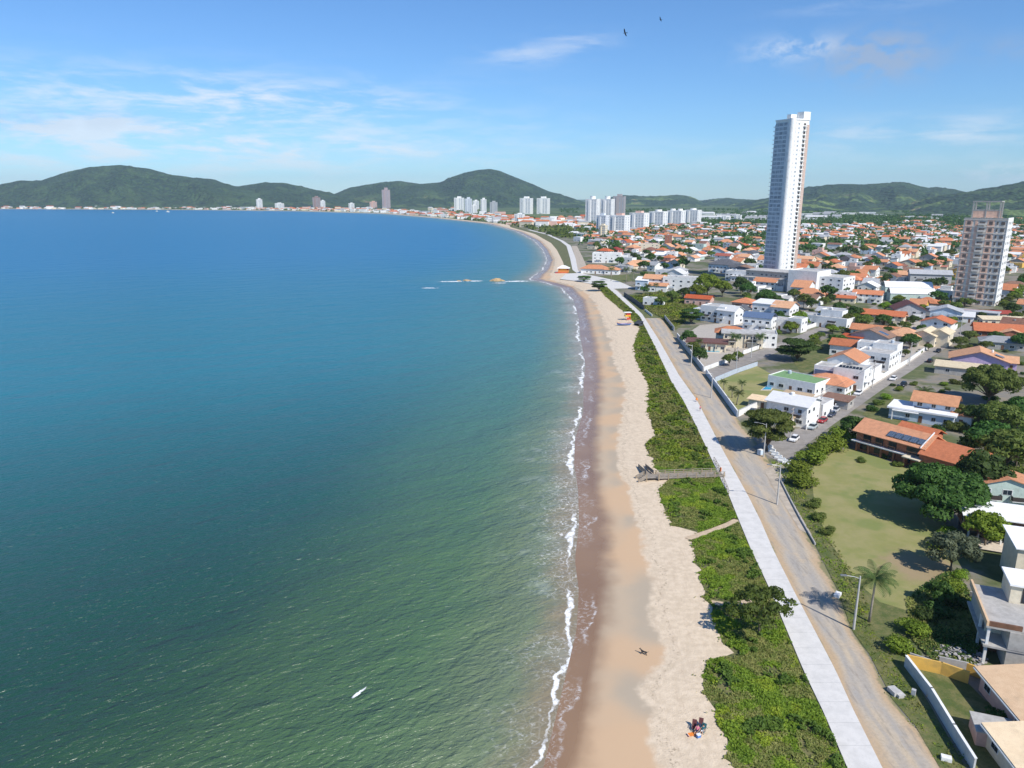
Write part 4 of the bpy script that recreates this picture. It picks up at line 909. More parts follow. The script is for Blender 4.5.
uu=Vector((math.cos(R(U)),math.sin(R(U)),0)); vv=Vector((-uu.y,uu.x,0))
lots=[];TREELOTS=[]
STD=[]
for k in range(len(ST)-1):
    if (ST[k+1]-ST[k]).length<90: STD+=[ST[k].lerp(ST[k+1],i/8) for i in range(9)]
LX,LY=20.0,22.0
for i in range(-20,140):
    for j in range(-90,90):
        if i%7==6: continue                            # cross streets
        if j%3==2: off=0
        p=uu*(i*LX)+vv*(j*LY+(j//2)*9.0)+Vector((rng.uniform(-3,3),rng.uniform(-3,3),0))
        if not 250<p.y<2300 or p.x<20: continue
        if p.y>1500 and rng.random()<.35: continue
        if p.x<fx(RR,p.y)+(14 if p.y<520 else 26 if p.y<1300 else 60): continue
        a,b_=proj(p)
        if not 520<a<1045 or b_>335: continue
        if b_>318 and (a<760 or b_>352): continue
        if min((p.x-s_.x)**2+(p.y-s_.y)**2 for s_ in STD)<11**2: continue
        if any(inside(p,k) for k in KEEP): continue
        if any((p.x-q_.x-3)**2+(p.y-q_.y-4)**2<(16 if p.y<470 else 19)**2 for q_,_ in HOUSES): continue
        wood=mnoise.noise(Vector((p.x/160,p.y/160,5)))
        if b_<226 and a>690 and wood>-.25: TREELOTS.append(p); continue
        if rng.random()<.13 or wood>.36: TREELOTS.append(p); continue
        lots.append(p)
        if rng.random()<.75: TREELOTS.append(p+uu*9.5+vv*rng.uniform(-8,8))
lots.sort(key=lambda p:p.length)
ROOFS=[(ORANGE,'orange',40),(TERRA,'terracotta',14),(RBROWN,'brown',10),(RGREY,'grey',10),(RWHITE,'white',8),(RDARK,'dark',4),(RRED,'red',4)]
WALLS=[(WHITE,'white',48),(CREAM,'cream',14),(GREYW,'grey',8),(LBLUE,'pale blue',6),(PINK,'pink',9),(LGREEN,'pale green',4),(YEL,'yellow',3),(RAW,'raw concrete',5)]
def pick(l): return rng.choices(l,[x[2] for x in l])[0]
def spec():
    wm,wn,_=pick(WALLS); rm,rn,_=pick(ROOFS); k=rng.choices(['gx','gy','hip','flat'],[26,20,34,20])[0]
    w_=rng.uniform(10,17); d=rng.uniform(8,12); two=rng.random()<.42; h=rng.uniform(5.4,6.6) if two else rng.uniform(3.0,3.8)
    if k=='flat': rm,rn=RFLAT,'grey'; h+=.6
    return wm,wn,rm,rn,k,w_,d,h,two
AUTO=[]
NIND=212
for n,p in enumerate(lots[:NIND]):
    wm,wn,rm,rn,k,w_,d,h,two=spec()
    r=thing('house','','house',p-vv*0,R(rng.choice((A,A,U-180))+rng.uniform(-5,5)),'houses of the seaside town'); HOUSES.append((p,r))
    near=p.length<620
    volume(r,0,-d/2,w_,d,0,h,k,wm,rm,seed=n,oh=.6,win=3.6 if near else 5.5,pane=False,st=3.0)
    ex=''
    if rng.random()<.4:
        volume(r,w_*.5+2.6,-d/2+1,5.2,d*.7,0,min(h,3.2)-.2,rng.choice(['gx','shed','flat']),wm,rm if k!='flat' else RFLAT,seed=n+900,oh=.4,win=9,nowin=True); ex=' and side annexe'
    if rng.random()<.22 and k!='flat': tank(r,w_*.2,0,h+1.0,.6,1.2,METAL); ex=ex or ' and roof tank'
    elif k=='flat' and rng.random()<.5: volume(r,-w_*.15,-d*.2,w_*.4,d*.45,h+.093,2.6,'flat',wm,RFLAT,rh=.3,seed=n+500,win=4); ex=ex or ' and roof storey'
    kn={'gx':'gable','gy':'end-gable','hip':'hip','flat':'flat'}[k]
    AUTO.append((r,p,f"{'two-storey' if two else 'low'} {wn} house with {rn} {kn} roof"+ex))
MARKS=[('white tower',783,275),('raw brick tower',978,300),('slate-roofed house',721,268),('bend apartments',672,285),('pale green hall',912,290),('seaside towers',640,228),('plaza',600,272),('red brick block',668,245),('large orange hip roof',806,298),('grey-gabled hall',930,280)]
ORD=['first','second','third','fourth','fifth','sixth','seventh','eighth','ninth','tenth','eleventh','twelfth','thirteenth','fourteenth','fifteenth','sixteenth','seventeenth','eighteenth','nineteenth','twentieth']
def autolabel(items):
    gr={}
    for r,p,desc in items:
        a,b_=proj(p); nm,mx,my=min(MARKS,key=lambda m:((m[1]-a)**2*.25+(m[2]-b_)**2*4))
        rel='left of' if a<mx-14 else 'right of' if a>mx+14 else 'behind' if b_<my else 'in front of'
        gr.setdefault((desc,rel,nm),[]).append((a,r))
    for (desc,rel,nm),l in gr.items():
        l.sort(key=lambda t_:t_[0])
        for i,(a,r) in enumerate(l):
            o='' if len(l)==1 else (', leftmost' if i==0 else ', rightmost' if i==len(l)-1 else f', {ORD[i]} from left') 
            s=f"{desc} {rel} the {nm}{o}"
            if len(s.split())>16: s=s.replace(' house with ',' house, ',1)
            if len(s.split())>16: s=s.replace(' and side annexe','').replace(' and roof tank','').replace(' and roof storey','')
            r['label']=s
autolabel(AUTO)
# the rest of the town, too many and too small to tell apart
SM=[WHITE,CREAM,PINK,GREYW,ORANGE,TERRA,RBROWN,RGREY,RWHITE]
q=MB()
def lump(p,rot,w_,d,h,wi,ri,k):
    cs,sn=math.cos(rot),math.sin(rot); T=lambda x,y,z:(p.x+x*cs-y*sn,p.y+x*sn+y*cs,p.z+z)
    q.box(-w_/2,w_/2,-d/2,d/2,0,h,wi,T)
    for s in (-1,1):
        if rng.random()<.8: q.box(-w_*.33 if s<0 else w_*.1,-w_*.1 if s<0 else w_*.33,-d/2-.05,-d/2+.02,1,2.3,3,T)
    if k:
        vs=[T(*v) for v in ((-w_/2-.5,-d/2-.5,h),(w_/2+.5,-d/2-.5,h),(w_/2+.5,d/2+.5,h),(-w_/2-.5,d/2+.5,h),(-w_/2+d*.3*(k-1),0,h+d*.24),(w_/2-d*.3*(k-1),0,h+d*.24))]
        q.add(vs,[(0,1,5,4),(1,2,5),(2,3,4,5),(3,0,4),(3,2,1,0)],ri)
for p in lots[NIND:]:
    lump(p,R(A+rng.uniform(-8,8)),rng.uniform(10,18),rng.uniform(8,12),rng.choice((3.3,3.6,6,6.4)),rng.choices((0,1,2,3),(6,2,1,1))[0],rng.choices((4,5,6,7,8),(7,3,2,3,4))[0],rng.choice((0,1,1,2,2)))
o=q.build('distant_houses',SM); prop(o,'far rows of small orange-roofed houses spreading to the edge of the town','houses',kind='stuff')
# far bay shore
q=MB()
for i in range(900):
    a=rng.uniform(-10,585); sh=float(np.interp(a,[0,200,300,385,440,490,530],[209,209.8,211,213.2,217.5,222,228]))
    b_=sh-.35-rng.random()**1.4*(3.2 if a<430 else 8)
    if b_<206.6: continue
    p=g(a,b_)
    if any((p.x-q_.x)**2+(p.y-q_.y)**2<22**2 for q_,_ in HOUSES): continue
    big=rng.random()<.15
    lump(p,rng.uniform(-.5,.3),rng.uniform(12,26)*(1.5 if big else 1),rng.uniform(10,14),rng.choice((4,6,7))*(1.9 if big else 1),rng.choices((0,1,2,3),(6,2,2,1))[0],rng.choices((4,5,8,7),(4,2,3,1))[0],rng.choice((0,0,1,2)))
for i in range(36):
    a=rng.uniform(690,960); p=g(a,rng.uniform(213.5,221)); lump(p,-.5,rng.uniform(20,60),rng.uniform(15,25),rng.choice((6,8)),rng.choices((0,3),(3,1))[0],rng.choice((7,8)),rng.choice((0,1)))
o=q.build('distant_shore_houses',SM); prop(o,'tiny white and pink houses lining the far shore of the bay','houses',kind='stuff')
# ---------------------------------------------------------------- vegetation
def leafmat(name,dark,light,yel=None):
    m,t,b=newmat(name); P=wpos(t); r=N(t,'ShaderNodeObjectInfo').outputs['Random']
    c=MIX(t,MR(t,NOISE(t,P,.9,4,.7),.34,.66),dark,light)
    if yel: c=MIX(t,MATH(t,'MULTIPLY',MR(t,NOISE(t,P,.18,4,.6),.5,.68),.8),c,yel)
    c=N(t,'ShaderNodeHueSaturation',ins={'Hue':MATH(t,'MULTIPLY_ADD',r,.04,.48),'Value':MATH(t,'MULTIPLY_ADD',r,.6,.72),'Color':c}).outputs[0]
    L(t,c,b.inputs['Base Color']); b.inputs['Roughness'].default_value=.75
    tr=N(t,'ShaderNodeBsdfTranslucent',ins={0:c}); mx=N(t,'ShaderNodeMixShader',ins={0:.4,1:b.outputs[0],2:tr.outputs[0]})
    out=[n for n in t.nodes if n.type=='OUTPUT_MATERIAL'][0]; L(t,mx.outputs[0],out.inputs[0])
    return m
LF={'dark':leafmat('dark_leaves',(.034,.080,.011),(.088,.17,.024)),'olive':leafmat('olive_leaves',(.08,.12,.017),(.175,.22,.038)),
    'leafy':leafmat('mid_green_leaves',(.065,.125,.014),(.14,.22,.028)),'bright':leafmat('bright_leaves',(.125,.205,.012),(.235,.325,.025)),'grey':leafmat('grey_leaves',(.085,.115,.06),(.17,.205,.11)),
    'palm':leafmat('palm_leaves',(.05,.085,.018),(.12,.16,.04))}
BARK=plain('bark',(.16,.12,.085),.9,.25,3.); PALMB=plain('palm_bark',(.27,.235,.19),.9,.2,2.)
def cards(C_,Nn,size,rs):
    """leaf quads at centres C_ with normals Nn"""
    n=len(C_); Nn=Nn+rs.normal(0,.42,(n,3)); Nn/=np.linalg.norm(Nn,axis=1)[:,None]
    a=np.cross(Nn,rs.normal(0,1,(n,3))); a/=np.linalg.norm(a,axis=1)[:,None]; b_=np.cross(Nn,a)
    s=(size*rs.uniform(.55,1.35,n))[:,None]; a=a*s; b_=b_*s*rs.uniform(.45,.8,n)[:,None]
    V=np.stack([C_-a-b_*.5,C_-a*.1-b_,C_+a+b_*.2,C_+a*.0+b_],1).reshape(-1,3)
    return V,np.arange(4*n).reshape(n,4)
def crown_pts(lobes,n,rs,shell=.72):
    lobes=np.array(lobes,float); vol=(lobes[:,3]*lobes[:,4]*lobes[:,5])**(2/3); k=rs.choice(len(lobes),n,p=vol/vol.sum())
    d=rs.normal(0,1,(n,3)); d/=np.linalg.norm(d,axis=1)[:,None]; d[:,2]=np.where((d[:,2]<-.2)&(rs.random(n)<.6),-d[:,2],d[:,2])
    r=np.where(rs.random(n)<shell,rs.uniform(.82,1.08,n),rs.random(n)**.5)
    P_=lobes[k,:3]+d*lobes[k,3:]*r[:,None]
    return P_,d
def tree_proto(kind,Rr,h,n,leaf,mat,seed,trunkr=.25,nl=14,lobe=.42,flat=.62,open_=0):
    rs=np.random.RandomState(seed); hc=h-Rr*flat; lob=[]; q=MB()
    zb=max(.8,hc-Rr*flat*.6)
    q.tube([(0,0,-.2),(rs.uniform(-.2,.2),rs.uniform(-.2,.2),zb*.6),(0,0,zb)],[trunkr,trunkr*.75,trunkr*.6],8)
    for i in range(nl):
        th=i*2.4+rs.uniform(-.3,.3); f=math.sqrt((i+.4)/nl)
        if kind=='layer':
            z=h-(i%3)*h*.24-.4-rs.uniform(0,.3); f=rs.uniform(.25,1)*(1-.12*(2-(i%3))); x,y=Rr*.72*f*math.cos(th),Rr*.72*f*math.sin(th)
            lob.append((x,y,z,Rr*lobe*rs.uniform(.8,1.2),Rr*lobe*rs.uniform(.8,1.2),Rr*.09))
        else:
            x,y=Rr*.74*f*math.cos(th),Rr*.74*f*math.sin(th); z=hc+Rr*flat*(.62*math.sqrt(max(0,1-f*f))+rs.uniform(-.22,.25)-.15)
            s=Rr*lobe*rs.uniform(.7,1.2); lob.append((x,y,z,s,s*rs.uniform(.85,1.15),s*rs.uniform(.6,.85)))
        q.tube([(0,0,zb*rs.uniform(.75,1)),(x*.5,y*.5,(zb+z)/2+.2),(x,y,z)],[trunkr*.45,trunkr*.28,trunkr*.1],6)
    P_,d=crown_pts(lob,n,rs); V,Fq=cards(P_,d,leaf,rs)
    return (q.mesh('trunk',BARK,True),npmesh('crown',V,Fq,LF[mat]))
def palm_proto(h,nf,l,seed):
    rs=random.Random(seed); q=MB()
    q.tube([(0,0,-.2),(.15,0,h*.4),(.35,.1,h*.75),(.4,.1,h)],[.24,.17,.15,.17],8); tr=q.mesh('trunk',PALMB,True); q=MB()
    for i in range(nf):
        a=i*2.39996+rs.uniform(-.2,.2); up=1.05-1.55*(i/nf)+rs.uniform(-.1,.1); pts=[];x=z=0
        for k in range(9):
            s=k/8; ang=up-1.9*s*s*.8; pts.append((x,z)); x+=l/8*math.cos(ang); z+=l/8*math.sin(ang)
        ca,sa=math.cos(a),math.sin(a); W=lambda x,y,z:(.4+x*ca-y*sa,.1+x*sa+y*ca,h+z)
        for k in range(8):
            (x0,z0),(x1,z1)=pts[k],pts[k+1]
            for s in (-1,1):
                for f in (0,.5):
                    xa=x0+(x1-x0)*f; za=z0+(z1-z0)*f; w_=l*.2*math.sin(math.pi*min(.93,(k+f+.8)/9.2))+.08; dr=w_*.55
                    q.add([W(xa,0,za),W(xa+(x1-x0)*.34,0,za+(z1-z0)*.34),W(xa+(x1-x0)*.5+w_*.4,s*w_,za-dr),W(xa+(x1-x0)*.36+w_*.4,s*w_,za-dr-.03)],[(0,1,2,3)])
    return tr,q.mesh('crown',LF['palm'])
PR={'big':tree_proto('b',10,12.4,17000,.40,'dark',1,.45,52,.21,.68),'olive':tree_proto('b',10,12,16000,.38,'olive',2,.4,48,.2,.62),
 'sparse':tree_proto('b',6.2,7.4,2600,.26,'leafy',3,.2,25,.165,.42),'layer':tree_proto('layer',7,8,5200,.36,'dark',4,.28,16,.34),
 'corner':tree_proto('layer',8,10,7500,.38,'olive',5,.32,20,.32),
 'dark1':tree_proto('b',4,7.2,2600,.36,'dark',6,.2,16,.36,.84),'dark2':tree_proto('b',5,8,3200,.38,'dark',7,.2,20,.32,.78),
 'olive1':tree_proto('b',4,6.8,2600,.34,'olive',8,.2,18,.33,.82),'bright1':tree_proto('b',5,8.5,3600,.38,'bright',9,.22,22,.3,.84),
 'grey1':tree_proto('b',4,6.5,2400,.28,'grey',10,.16,20,.26,.75)}
for i in range(3):
    PR['far%d'%i]=tree_proto('b',4.5,7.5+i,520,.75,('dark','olive','dark')[i],20+i,.2,9,.42,.7)
PR['palm']=palm_proto(7.6,24,3.6,1); PR['palm_s']=palm_proto(4.0,18,2.2,2); PR['palm_t']=palm_proto(9.5,20,3.4,3)
def shrub_proto(mat,seed,n=1500,leaf=.3):
    rs=np.random.RandomState(seed); lob=[(rs.uniform(-.9,.9),rs.uniform(-.9,.9),rs.uniform(.5,1.1),rs.uniform(.6,1.0),rs.uniform(.6,1.0),rs.uniform(.5,.9)) for _ in range(9)]
    P_,d=crown_pts(lob,n,rs); P_[:,2]=np.maximum(P_[:,2],.03); V,Fq=cards(P_,d,leaf*.5,rs); return npmesh('shrub',V,Fq,LF[mat])
SHR={m:shrub_proto(m,i) for i,m in enumerate(('bright','olive','dark','grey'))}
def plant(kind,px,py,label,sc=1.,group=None,cat='tree',name=None,rz=None):
    p=px if isinstance(px,Vector) else g(px,py)
    tr,cr=PR[kind]; nm=name or ('palm_tree' if kind.startswith('palm') else 'tree')
    r=thing(nm,label,cat,p,rng.uniform(0,6.28) if rz is None else rz,group); s=sc if isinstance(sc,tuple) else (sc,sc,sc)
    r.scale=s; link('trunk',tr,r); link('crown',cr,r); return r
def shrub(mat,px,py,w_,label,group=None,hf=.8):
    p=g(px,py); o=link('shrub',SHR[mat],None,p,rng.uniform(0,6.28)); s=w_/3.4; o.scale=(s,s,s*hf); return prop(o,label,'shrub',group)
plant('big',939,520,'huge dark green spreading tree at the edge of the lawn',(1.05,1.05,1.0),rz=1.)
plant('sparse',759,634,'small open-crowned tree beside the promenade on the dune',(1.05,1.05,1.),rz=2.2)
plant('olive',988,403,'wide round olive-green tree beside the cream carport roof',(1.02,1.02,1.1),rz=.4)
plant('corner',767,451,'layered light green tree at the corner of the dirt road and the paved street',(.98,.98,1.05),rz=0)
plant('layer',691,324,'dark tree with flat layered branches beside the dirt road and the field',(1.05,1.05,.95),rz=.6)
plant('layer',797,361,'broad dark spreading tree on the side street behind the green roof terrace',(1.35,1.35,1.05),rz=1.2)
plant('palm',869,622,'coconut palm standing beside the white lamp post on the verge',1.0,cat='palm',rz=.5)
plant('palm',921,414,'tall palm in front of the light blue house',.95,cat='palm')
for a,b_,s,l in ((724,390,.75,'leftmost of the four young palms on the dry yard lawn'),(732,398,.85,'second young palm from left on the dry yard lawn'),(736.5,405,1.0,'nearest of the four young palms on the dry yard lawn'),(742,392,.85,'rightmost of the four young palms on the dry yard lawn')): plant('palm_s',a,b_,l,s,cat='palm')
for a,b_,s,l in ((735,352,1.1,'palm between the swimming pool and the two-storey pale house'),(759,350,1.0,'palm at the right corner of the two-storey pale house'),(698,352,.8,'palm behind the grey street wall near the pool')): plant('palm',a,b_,l,s*.8,cat='palm')
for a,b_,s,l in ((611,281,1.,'tall palm behind the plaza, leftmost of its cluster'),(626,283,1.1,'tall palm in the cluster behind the plaza, middle'),(633,282,.95,'tall palm behind the plaza, rightmost of its cluster'),(648,299,.9,'palm in front of the apartment block at the bend'),(655,296,.8,'smaller palm beside the apartment block windows')): plant('palm_t',a,b_,l,s,cat='palm')
plant('layer',599,291,'dense dark almond tree on the sand below the plaza',(.95,.95,.85)); plant('layer',584,281.5,'low flat-topped tree by the plaza edge',(1.,.8,.55))
for i,(k,a,b_,s,l) in enumerate([
 ('bright1',707,296,1.9,'largest of the bright green trees below the slate-roofed house'),('bright1',722,297,1.4,'bright green tree right of the largest one below the slate-roofed house'),('bright1',697,300,1.3,'bright green tree left of the largest one below the slate-roofed house'),
 ('dark1',741,294,1.6,'dark tree left of the tower podium'),('dark2',748,297,1.2,'dark tree by the podium columns'),('dark2',765,306,1.3,'dark green tree row before the tower podium'),('dark1',776,307,1.0,'small dark tree before the tower podium columns'),('dark1',811,310,1.0,'dark round tree in front of the large orange hip roof'),
 ('olive1',672,303,1.2,'olive tree in front of the long apartment block'),('olive1',661,307,1.,'smaller olive tree beside the field below the apartments'),('dark1',683,300,1.1,'dark tree between apartments and bright tree clump'),
 ('dark1',688,345,.9,'dark garden tree behind the grey street wall, farthest'),('olive1',693,354,.8,'olive garden tree behind the grey street wall, middle'),('dark1',699,363,.9,'dark garden tree at the near end of the grey street wall'),
 ('olive1',729,366,.75,'olive bushy tree behind the street corner wall'),('olive1',738,361,.6,'small olive tree behind the gate wall'),
 ('olive1',791,333,.9,'olive tree beside the white house with the square orange roof'),('olive1',830,333,.7,'yellowish garden tree below the wide white house'),('olive1',845,327,1.1,'olive garden tree left of the orange-roofed row'),('dark2',853,322,1.1,'dark garden tree left of the terracotta two-storey house'),('olive1',862,329,1.1,'olive garden tree before the terracotta two-storey house'),('dark1',838,315,1.,'dark tree in the garden behind the side street'),
 ('dark2',1021,351,1.0,'dark tree cut by the right frame edge near the lilac house'),('olive1',1000,437,1.5,'olive tree behind the brick house roof, farther one'),('dark2',1016,432,1.3,'dark tree at the right edge behind the brick house'),('olive1',962,424,.9,'leafy tree beside the light blue house'),('dark2',978,428,.9,'dark bushy tree between light blue house and right edge'),
 ('olive1',1003,474,1.7,'olive tree right of the brick house roof'),('dark2',988,464,1.4,'dark tree touching the right end of the brick house roof'),('dark1',1016,468,1.3,'dark tree above the pale green gabled house'),('dark1',978,500,1.5,'dark tree between the huge tree and the pale green house'),
 ('bright1',984,547,.9,'light green rounded tree beside the brick annexe'),('grey1',950,572,1.25,'grey-green feathery tree at the right edge of the lawn'),('dark2',968,528,.9,'dark leafy tree behind the light green one'),('dark1',938,606,.6,'small dark tree below the grey-green one'),
 ('dark2',853,441,.9,'dark tree at the street end of the brick house'),('dark1',936,440,.6,'small dark palm-like tree behind the brick house'),
 ('olive1',928,351,.5,'small garden tree behind the white street wall'),('olive1',905,357,.5,'bushy garden tree beside the white cubic house'),('dark2',887,338,.7,'dark garden tree behind the orange hip roof'),('dark1',900,311,.9,'dark tree left of the dark red gable'),('olive1',955,312,.9,'tree in front of the raw brick tower base'),
 ('dark1',1012,317,1.1,'dark tree right of the red-roofed long house')]): plant(k,a,b_,l,s)
for i,(m,a,b_,w_,l) in enumerate([
 ('bright',844,443,9.1,'bright green bush at the street corner of the lawn'),('bright',833,449,9.1,'bright green bush second from the street corner of the lawn'),('bright',820,455,8.5,'bright hedge bush in the middle of the lawn end'),('bright',809,463,8.5,'bright hedge bush left of the lawn top'),('bright',800,474,7.8,'big bright hedge bush opposite the white barriers'),('bright',797,484,7.2,'bright hedge bush on the left lawn edge'),('bright',806,487,6.5,'bright hedge bush nearest the lawn on its left edge'),
 ('olive',812,506,4.2,'low olive bush on the left edge of the lawn'),('olive',820,520,4.,'second low olive bush down the left lawn edge'),('olive',826,533,3.6,'lowest olive bush on the left lawn edge'),
 ('bright',936,548,5.5,'bright green bush beneath the huge tree'),('bright',948,539,5,'bright green bush between the huge tree and the light green tree'),('bright',949,592,5,'yellow-green bush below the grey-green tree'),('bright',960,579,3.6,'yellow-green bush right of the grey-green tree'),('bright',912,633,5.5,'larger bright green bush above the yellow wall'),('bright',899,650,5.,'bright green bush beside the verge above the yellow wall'),('dark',938,615,5,'dark bush in the shade below the lawn'),('dark',955,606,5,'dark bush beside the raw concrete wall'),('dark',996,720,3.4,'dark round bush at the tan-roofed house wall'),
 ('dark',925,618,4,'dark bush between the lawn and the bright bush'),('olive',910,656,3,'brownish bush at the yellow wall corner'),('grey',975,560,3,'grey-green bush under the white garden wall'),('dark',970,548,3,'dark bush behind the white garden wall'),
 ('olive',860,462,3,'small bush at the left corner of the brick house'),('olive',884,458,2.6,'small bush before the brick house facade, left one'),('olive',898,466,3.2,'small bush before the brick house facade, right one'),
 ('olive',936,343,3,'row-end shrub behind the far white street wall'),('olive',919,353,3,'shrub behind the near white street wall'),('dark',893,386,2.4,'clipped shrub on the paved street side'),('olive',913,385,3.4,'shrub beside the light blue house gate'),('bright',886,399,4.5,'bright hedge bush between the paved street and the light blue house'),('olive',879,405,4.5,'olive hedge bush on the street side beyond the brick house'),('dark',872,411,4.5,'dark hedge bush on the street side near the brick house end'),('bright',899,391,3.6,'small bright bush beside the dark car by the light blue house'),
 ('olive',956,430,7,'spreading shrub behind the light blue house'),('bright',990,445,6,'light shrub patch behind the brick house'),('olive',974,446,6,'olive shrub patch touching the brick house roof')]): shrub(m,a,b_,w_,l)
# gardens between the nearer houses
GT=[];GS=[];rg=random.Random(77); ok=0
def free(p,rh,rst):
    return not any((p.x-q_.x-3)**2+(p.y-q_.y-4)**2<rh*rh for q_,_ in HOUSES) and min((p.x-s_.x)**2+(p.y-s_.y)**2 for s_ in STD)>rst*rst
cand=[(rg.uniform(745,1030),rg.uniform(297,352)) for _ in range(900)]+[(rg.uniform(820,905),rg.uniform(298,330)) for _ in range(300)]
for a,b_ in cand:
    p=g(a,b_)
    if len(GT)>=75: break
    if b_>340 and a<780: continue
    if not free(p,9.5,7) or any((p.x-q_[1].x)**2+(p.y-q_[1].y)**2<36 for q_ in GT): continue
    k=rg.choice(('dark1','olive1','dark2','olive1','bright1')); s=rg.uniform(.5,.95)
    GT.append((plant(k,p,0,'',(s,s,s*rg.uniform(.75,1.)),'garden trees near the paved streets'),p,{'d':'dark green','o':'olive green','b':'bright green'}[k[0]]+(' small' if s<.7 else ' medium')+' garden tree'))
autolabel(GT)
for i in range(700):
    a,b_=rg.uniform(745,1030),rg.uniform(300,405); p=g(a,b_)
    if len(GS)>=70: break
    if b_>352 and not(a>935): continue
    if not free(p,7.5,6): continue
    k=rg.choice(('olive','dark','bright','olive')); o=link('shrub',SHR[k],None,p,rg.uniform(0,6)); s=rg.uniform(.6,1.3); o.scale=(s*1.3,s,s*.8); prop(o,None,'shrub','garden shrubs among the houses')
    GS.append((o,p,{'olive':'olive green','dark':'dark green','bright':'bright green'}[k]+(' low' if s<.9 else ' wide')+' garden shrub'))
autolabel(GS)
WALLS_=[]
for i,(r_,p,dsc) in enumerate(AUTO):
    if p.y>520 or rg.random()<.3: continue
    c_=p+uu*rg.choice((-9.2,9.2)); ln=rg.uniform(9,15); q=MB(); q.box(-ln/2,ln/2,-.12,.12,-.1,1.9); q.box(-ln/2-.1,ln/2+.1,-.17,.17,1.903,2.0)
    k=rg.choice((0,0,0,1,2)); o=q.build('garden_wall',(WHITE,CREAM,RAW)[k],loc=c_,rz=R(U+90)); prop(o,None,'wall','garden walls between the houses'); WALLS_.append((o,c_,('white','cream','raw concrete')[k]+' garden wall beside a house'))
autolabel(WALLS_)
# trees of the town
TT=[]
TREELOTS.sort(key=lambda p:p.length)
for p in TREELOTS[:165]:
    k=rng.choice(('far0','far1','far2','far0')) if p.length>420 else rng.choice(('dark1','olive1','dark2'))
    s=rng.uniform(.65,1.25); r=plant(k,p,0,'',(s,s,s*rng.uniform(.8,1.15)),'trees among the town roofs')
    TT.append((r,p,('olive' if k in('far1','olive1') else 'dark green')+(' large' if s>1 else ' small' if s<.8 else ' bushy')+' tree'))
autolabel(TT)
def woods(name,pts,hr,rr_,nper,leaf,label,mat):
    rs=np.random.RandomState(5); n=len(pts); P0=np.repeat(np.array([tuple(p) for p in pts]),nper,0); k=n*nper
    d=rs.normal(0,1,(k,3)); d/=np.linalg.norm(d,axis=1)[:,None]; d[:,2]=np.abs(d[:,2]); sc=np.repeat(rs.uniform(.7,1.3,n),nper)[:,None]
    P0=P0+d*np.array([rr_,rr_,hr])*sc*rs.uniform(.75,1.05,k)[:,None]
    V,Fq=cards(P0,d,leaf,rs); prop(link(name,npmesh(name,V,Fq,LF[mat])),label,'trees',kind='stuff')
pts=list(TREELOTS[165:])
for i in range(2600):
    a=rng.uniform(560,1060); b_=rng.uniform(209.5,226); p=g(a,b_)
    dens=mnoise.noise(Vector((p.x/260,p.y/500,2)))
    if a<720 and b_>213: continue
    if dens<-.12+(.3 if b_>220 else 0): continue
    if any((p.x-q_.x)**2+(p.y-q_.y)**2<26**2 for q_,_ in HOUSES[:]): continue
    pts.append(p)
woods('distant_wood',pts,9,7.5,26,2.6,'dark mass of trees behind the town below the hills','dark')
pts=[]
for i in range(1300):
    a=rng.uniform(-10,590); sh=float(np.interp(a,[0,200,300,385,440,490,530,560],[209,209.8,211,213.2,217.5,222.5,229,238]))
    b_=sh-.5-rng.random()**1.3*(3.4 if a<430 else 11)
    if b_<206.4: continue
    p=g(a,b_)
    if any((p.x-q_.x)**2+(p.y-q_.y)**2<30**2 for q_,_ in HOUSES[:]): continue
    pts.append(p)
woods('shore_wood',pts,7,9,20,3.,'far-off green trees between the houses on the bay shore','olive')
# dune scrub between the sand and the promenade
def scrub(name,n,y0,y1,lx,rx,seed,leaf,dens0,label,mats,hmax=1.2,trails=()):
    """mats: bright creeper, dry grass, dark bush"""
    rs=np.random.RandomState(seed); Pn=[];Nn=[];mi=[]; sz=[]
    NZ=lambda x,y,f,k: mnoise.noise(Vector((x*f,y*f,seed*k)))
    for i in range(n):
        y=y0+(y1-y0)*rs.random(); a,b_=lx(y),rx(y)
        if b_-a<.6 or rs.random()>(b_-a)/16: continue
        a+=VN(y)
        x=a+(b_-a)*rs.random()+(.5*rs.normal() if rs.random()<.3 else 0)
        if x>b_-.1: continue
        n1=NZ(x,y,.13,1.)+.55*NZ(x,y,.45,2.); n2=NZ(x,y,.22,5.)+.5*NZ(x,y,.7,6.); n3=NZ(x,y,.16,9.)+.5*NZ(x,y,.6,3.)
        e=x-a
        if e<0 and rs.random()<.75: continue
        if n3<-.38+.25*max(0,1-e/2.5)*n2 and rs.random()<.9: continue      # bare sand and litter
        if any((x-q_[0])**2+(y-q_[1])**2<q_[2]**2 for q_ in trails): continue
        if n2>.34: k=2; h=hmax*(.55+.8*min(1,n2))
        elif n1+rs.normal()*.08>-.02: k=0; h=hmax*(.2+.45*max(0,n1))
        else: k=1; h=hmax*.28
        if e<2 and k==2: k=0
        h*=.3+.7*max(0,min(1,e/2.2))
        Pn.append((x,y,h*rs.random()**.4)); Nn.append((rs.normal()*.4,rs.normal()*.4,.85)); mi.append(k)
    rs2=np.random.RandomState(seed+1); V,Fq=cards(np.array(Pn),np.array(Nn),leaf,rs2)
    prop(link(name,npmesh(name,V,Fq,mats,mi=mi)),label,'plants',kind='stuff')
DV=leafmat('dune_creeper',(.135,.215,.014),(.23,.325,.026),(.36,.41,.03)); DV3=leafmat('dune_bush',(.075,.135,.014),(.145,.22,.026)); DV2=leafmat('dune_grass',(.17,.21,.04),(.29,.285,.085))
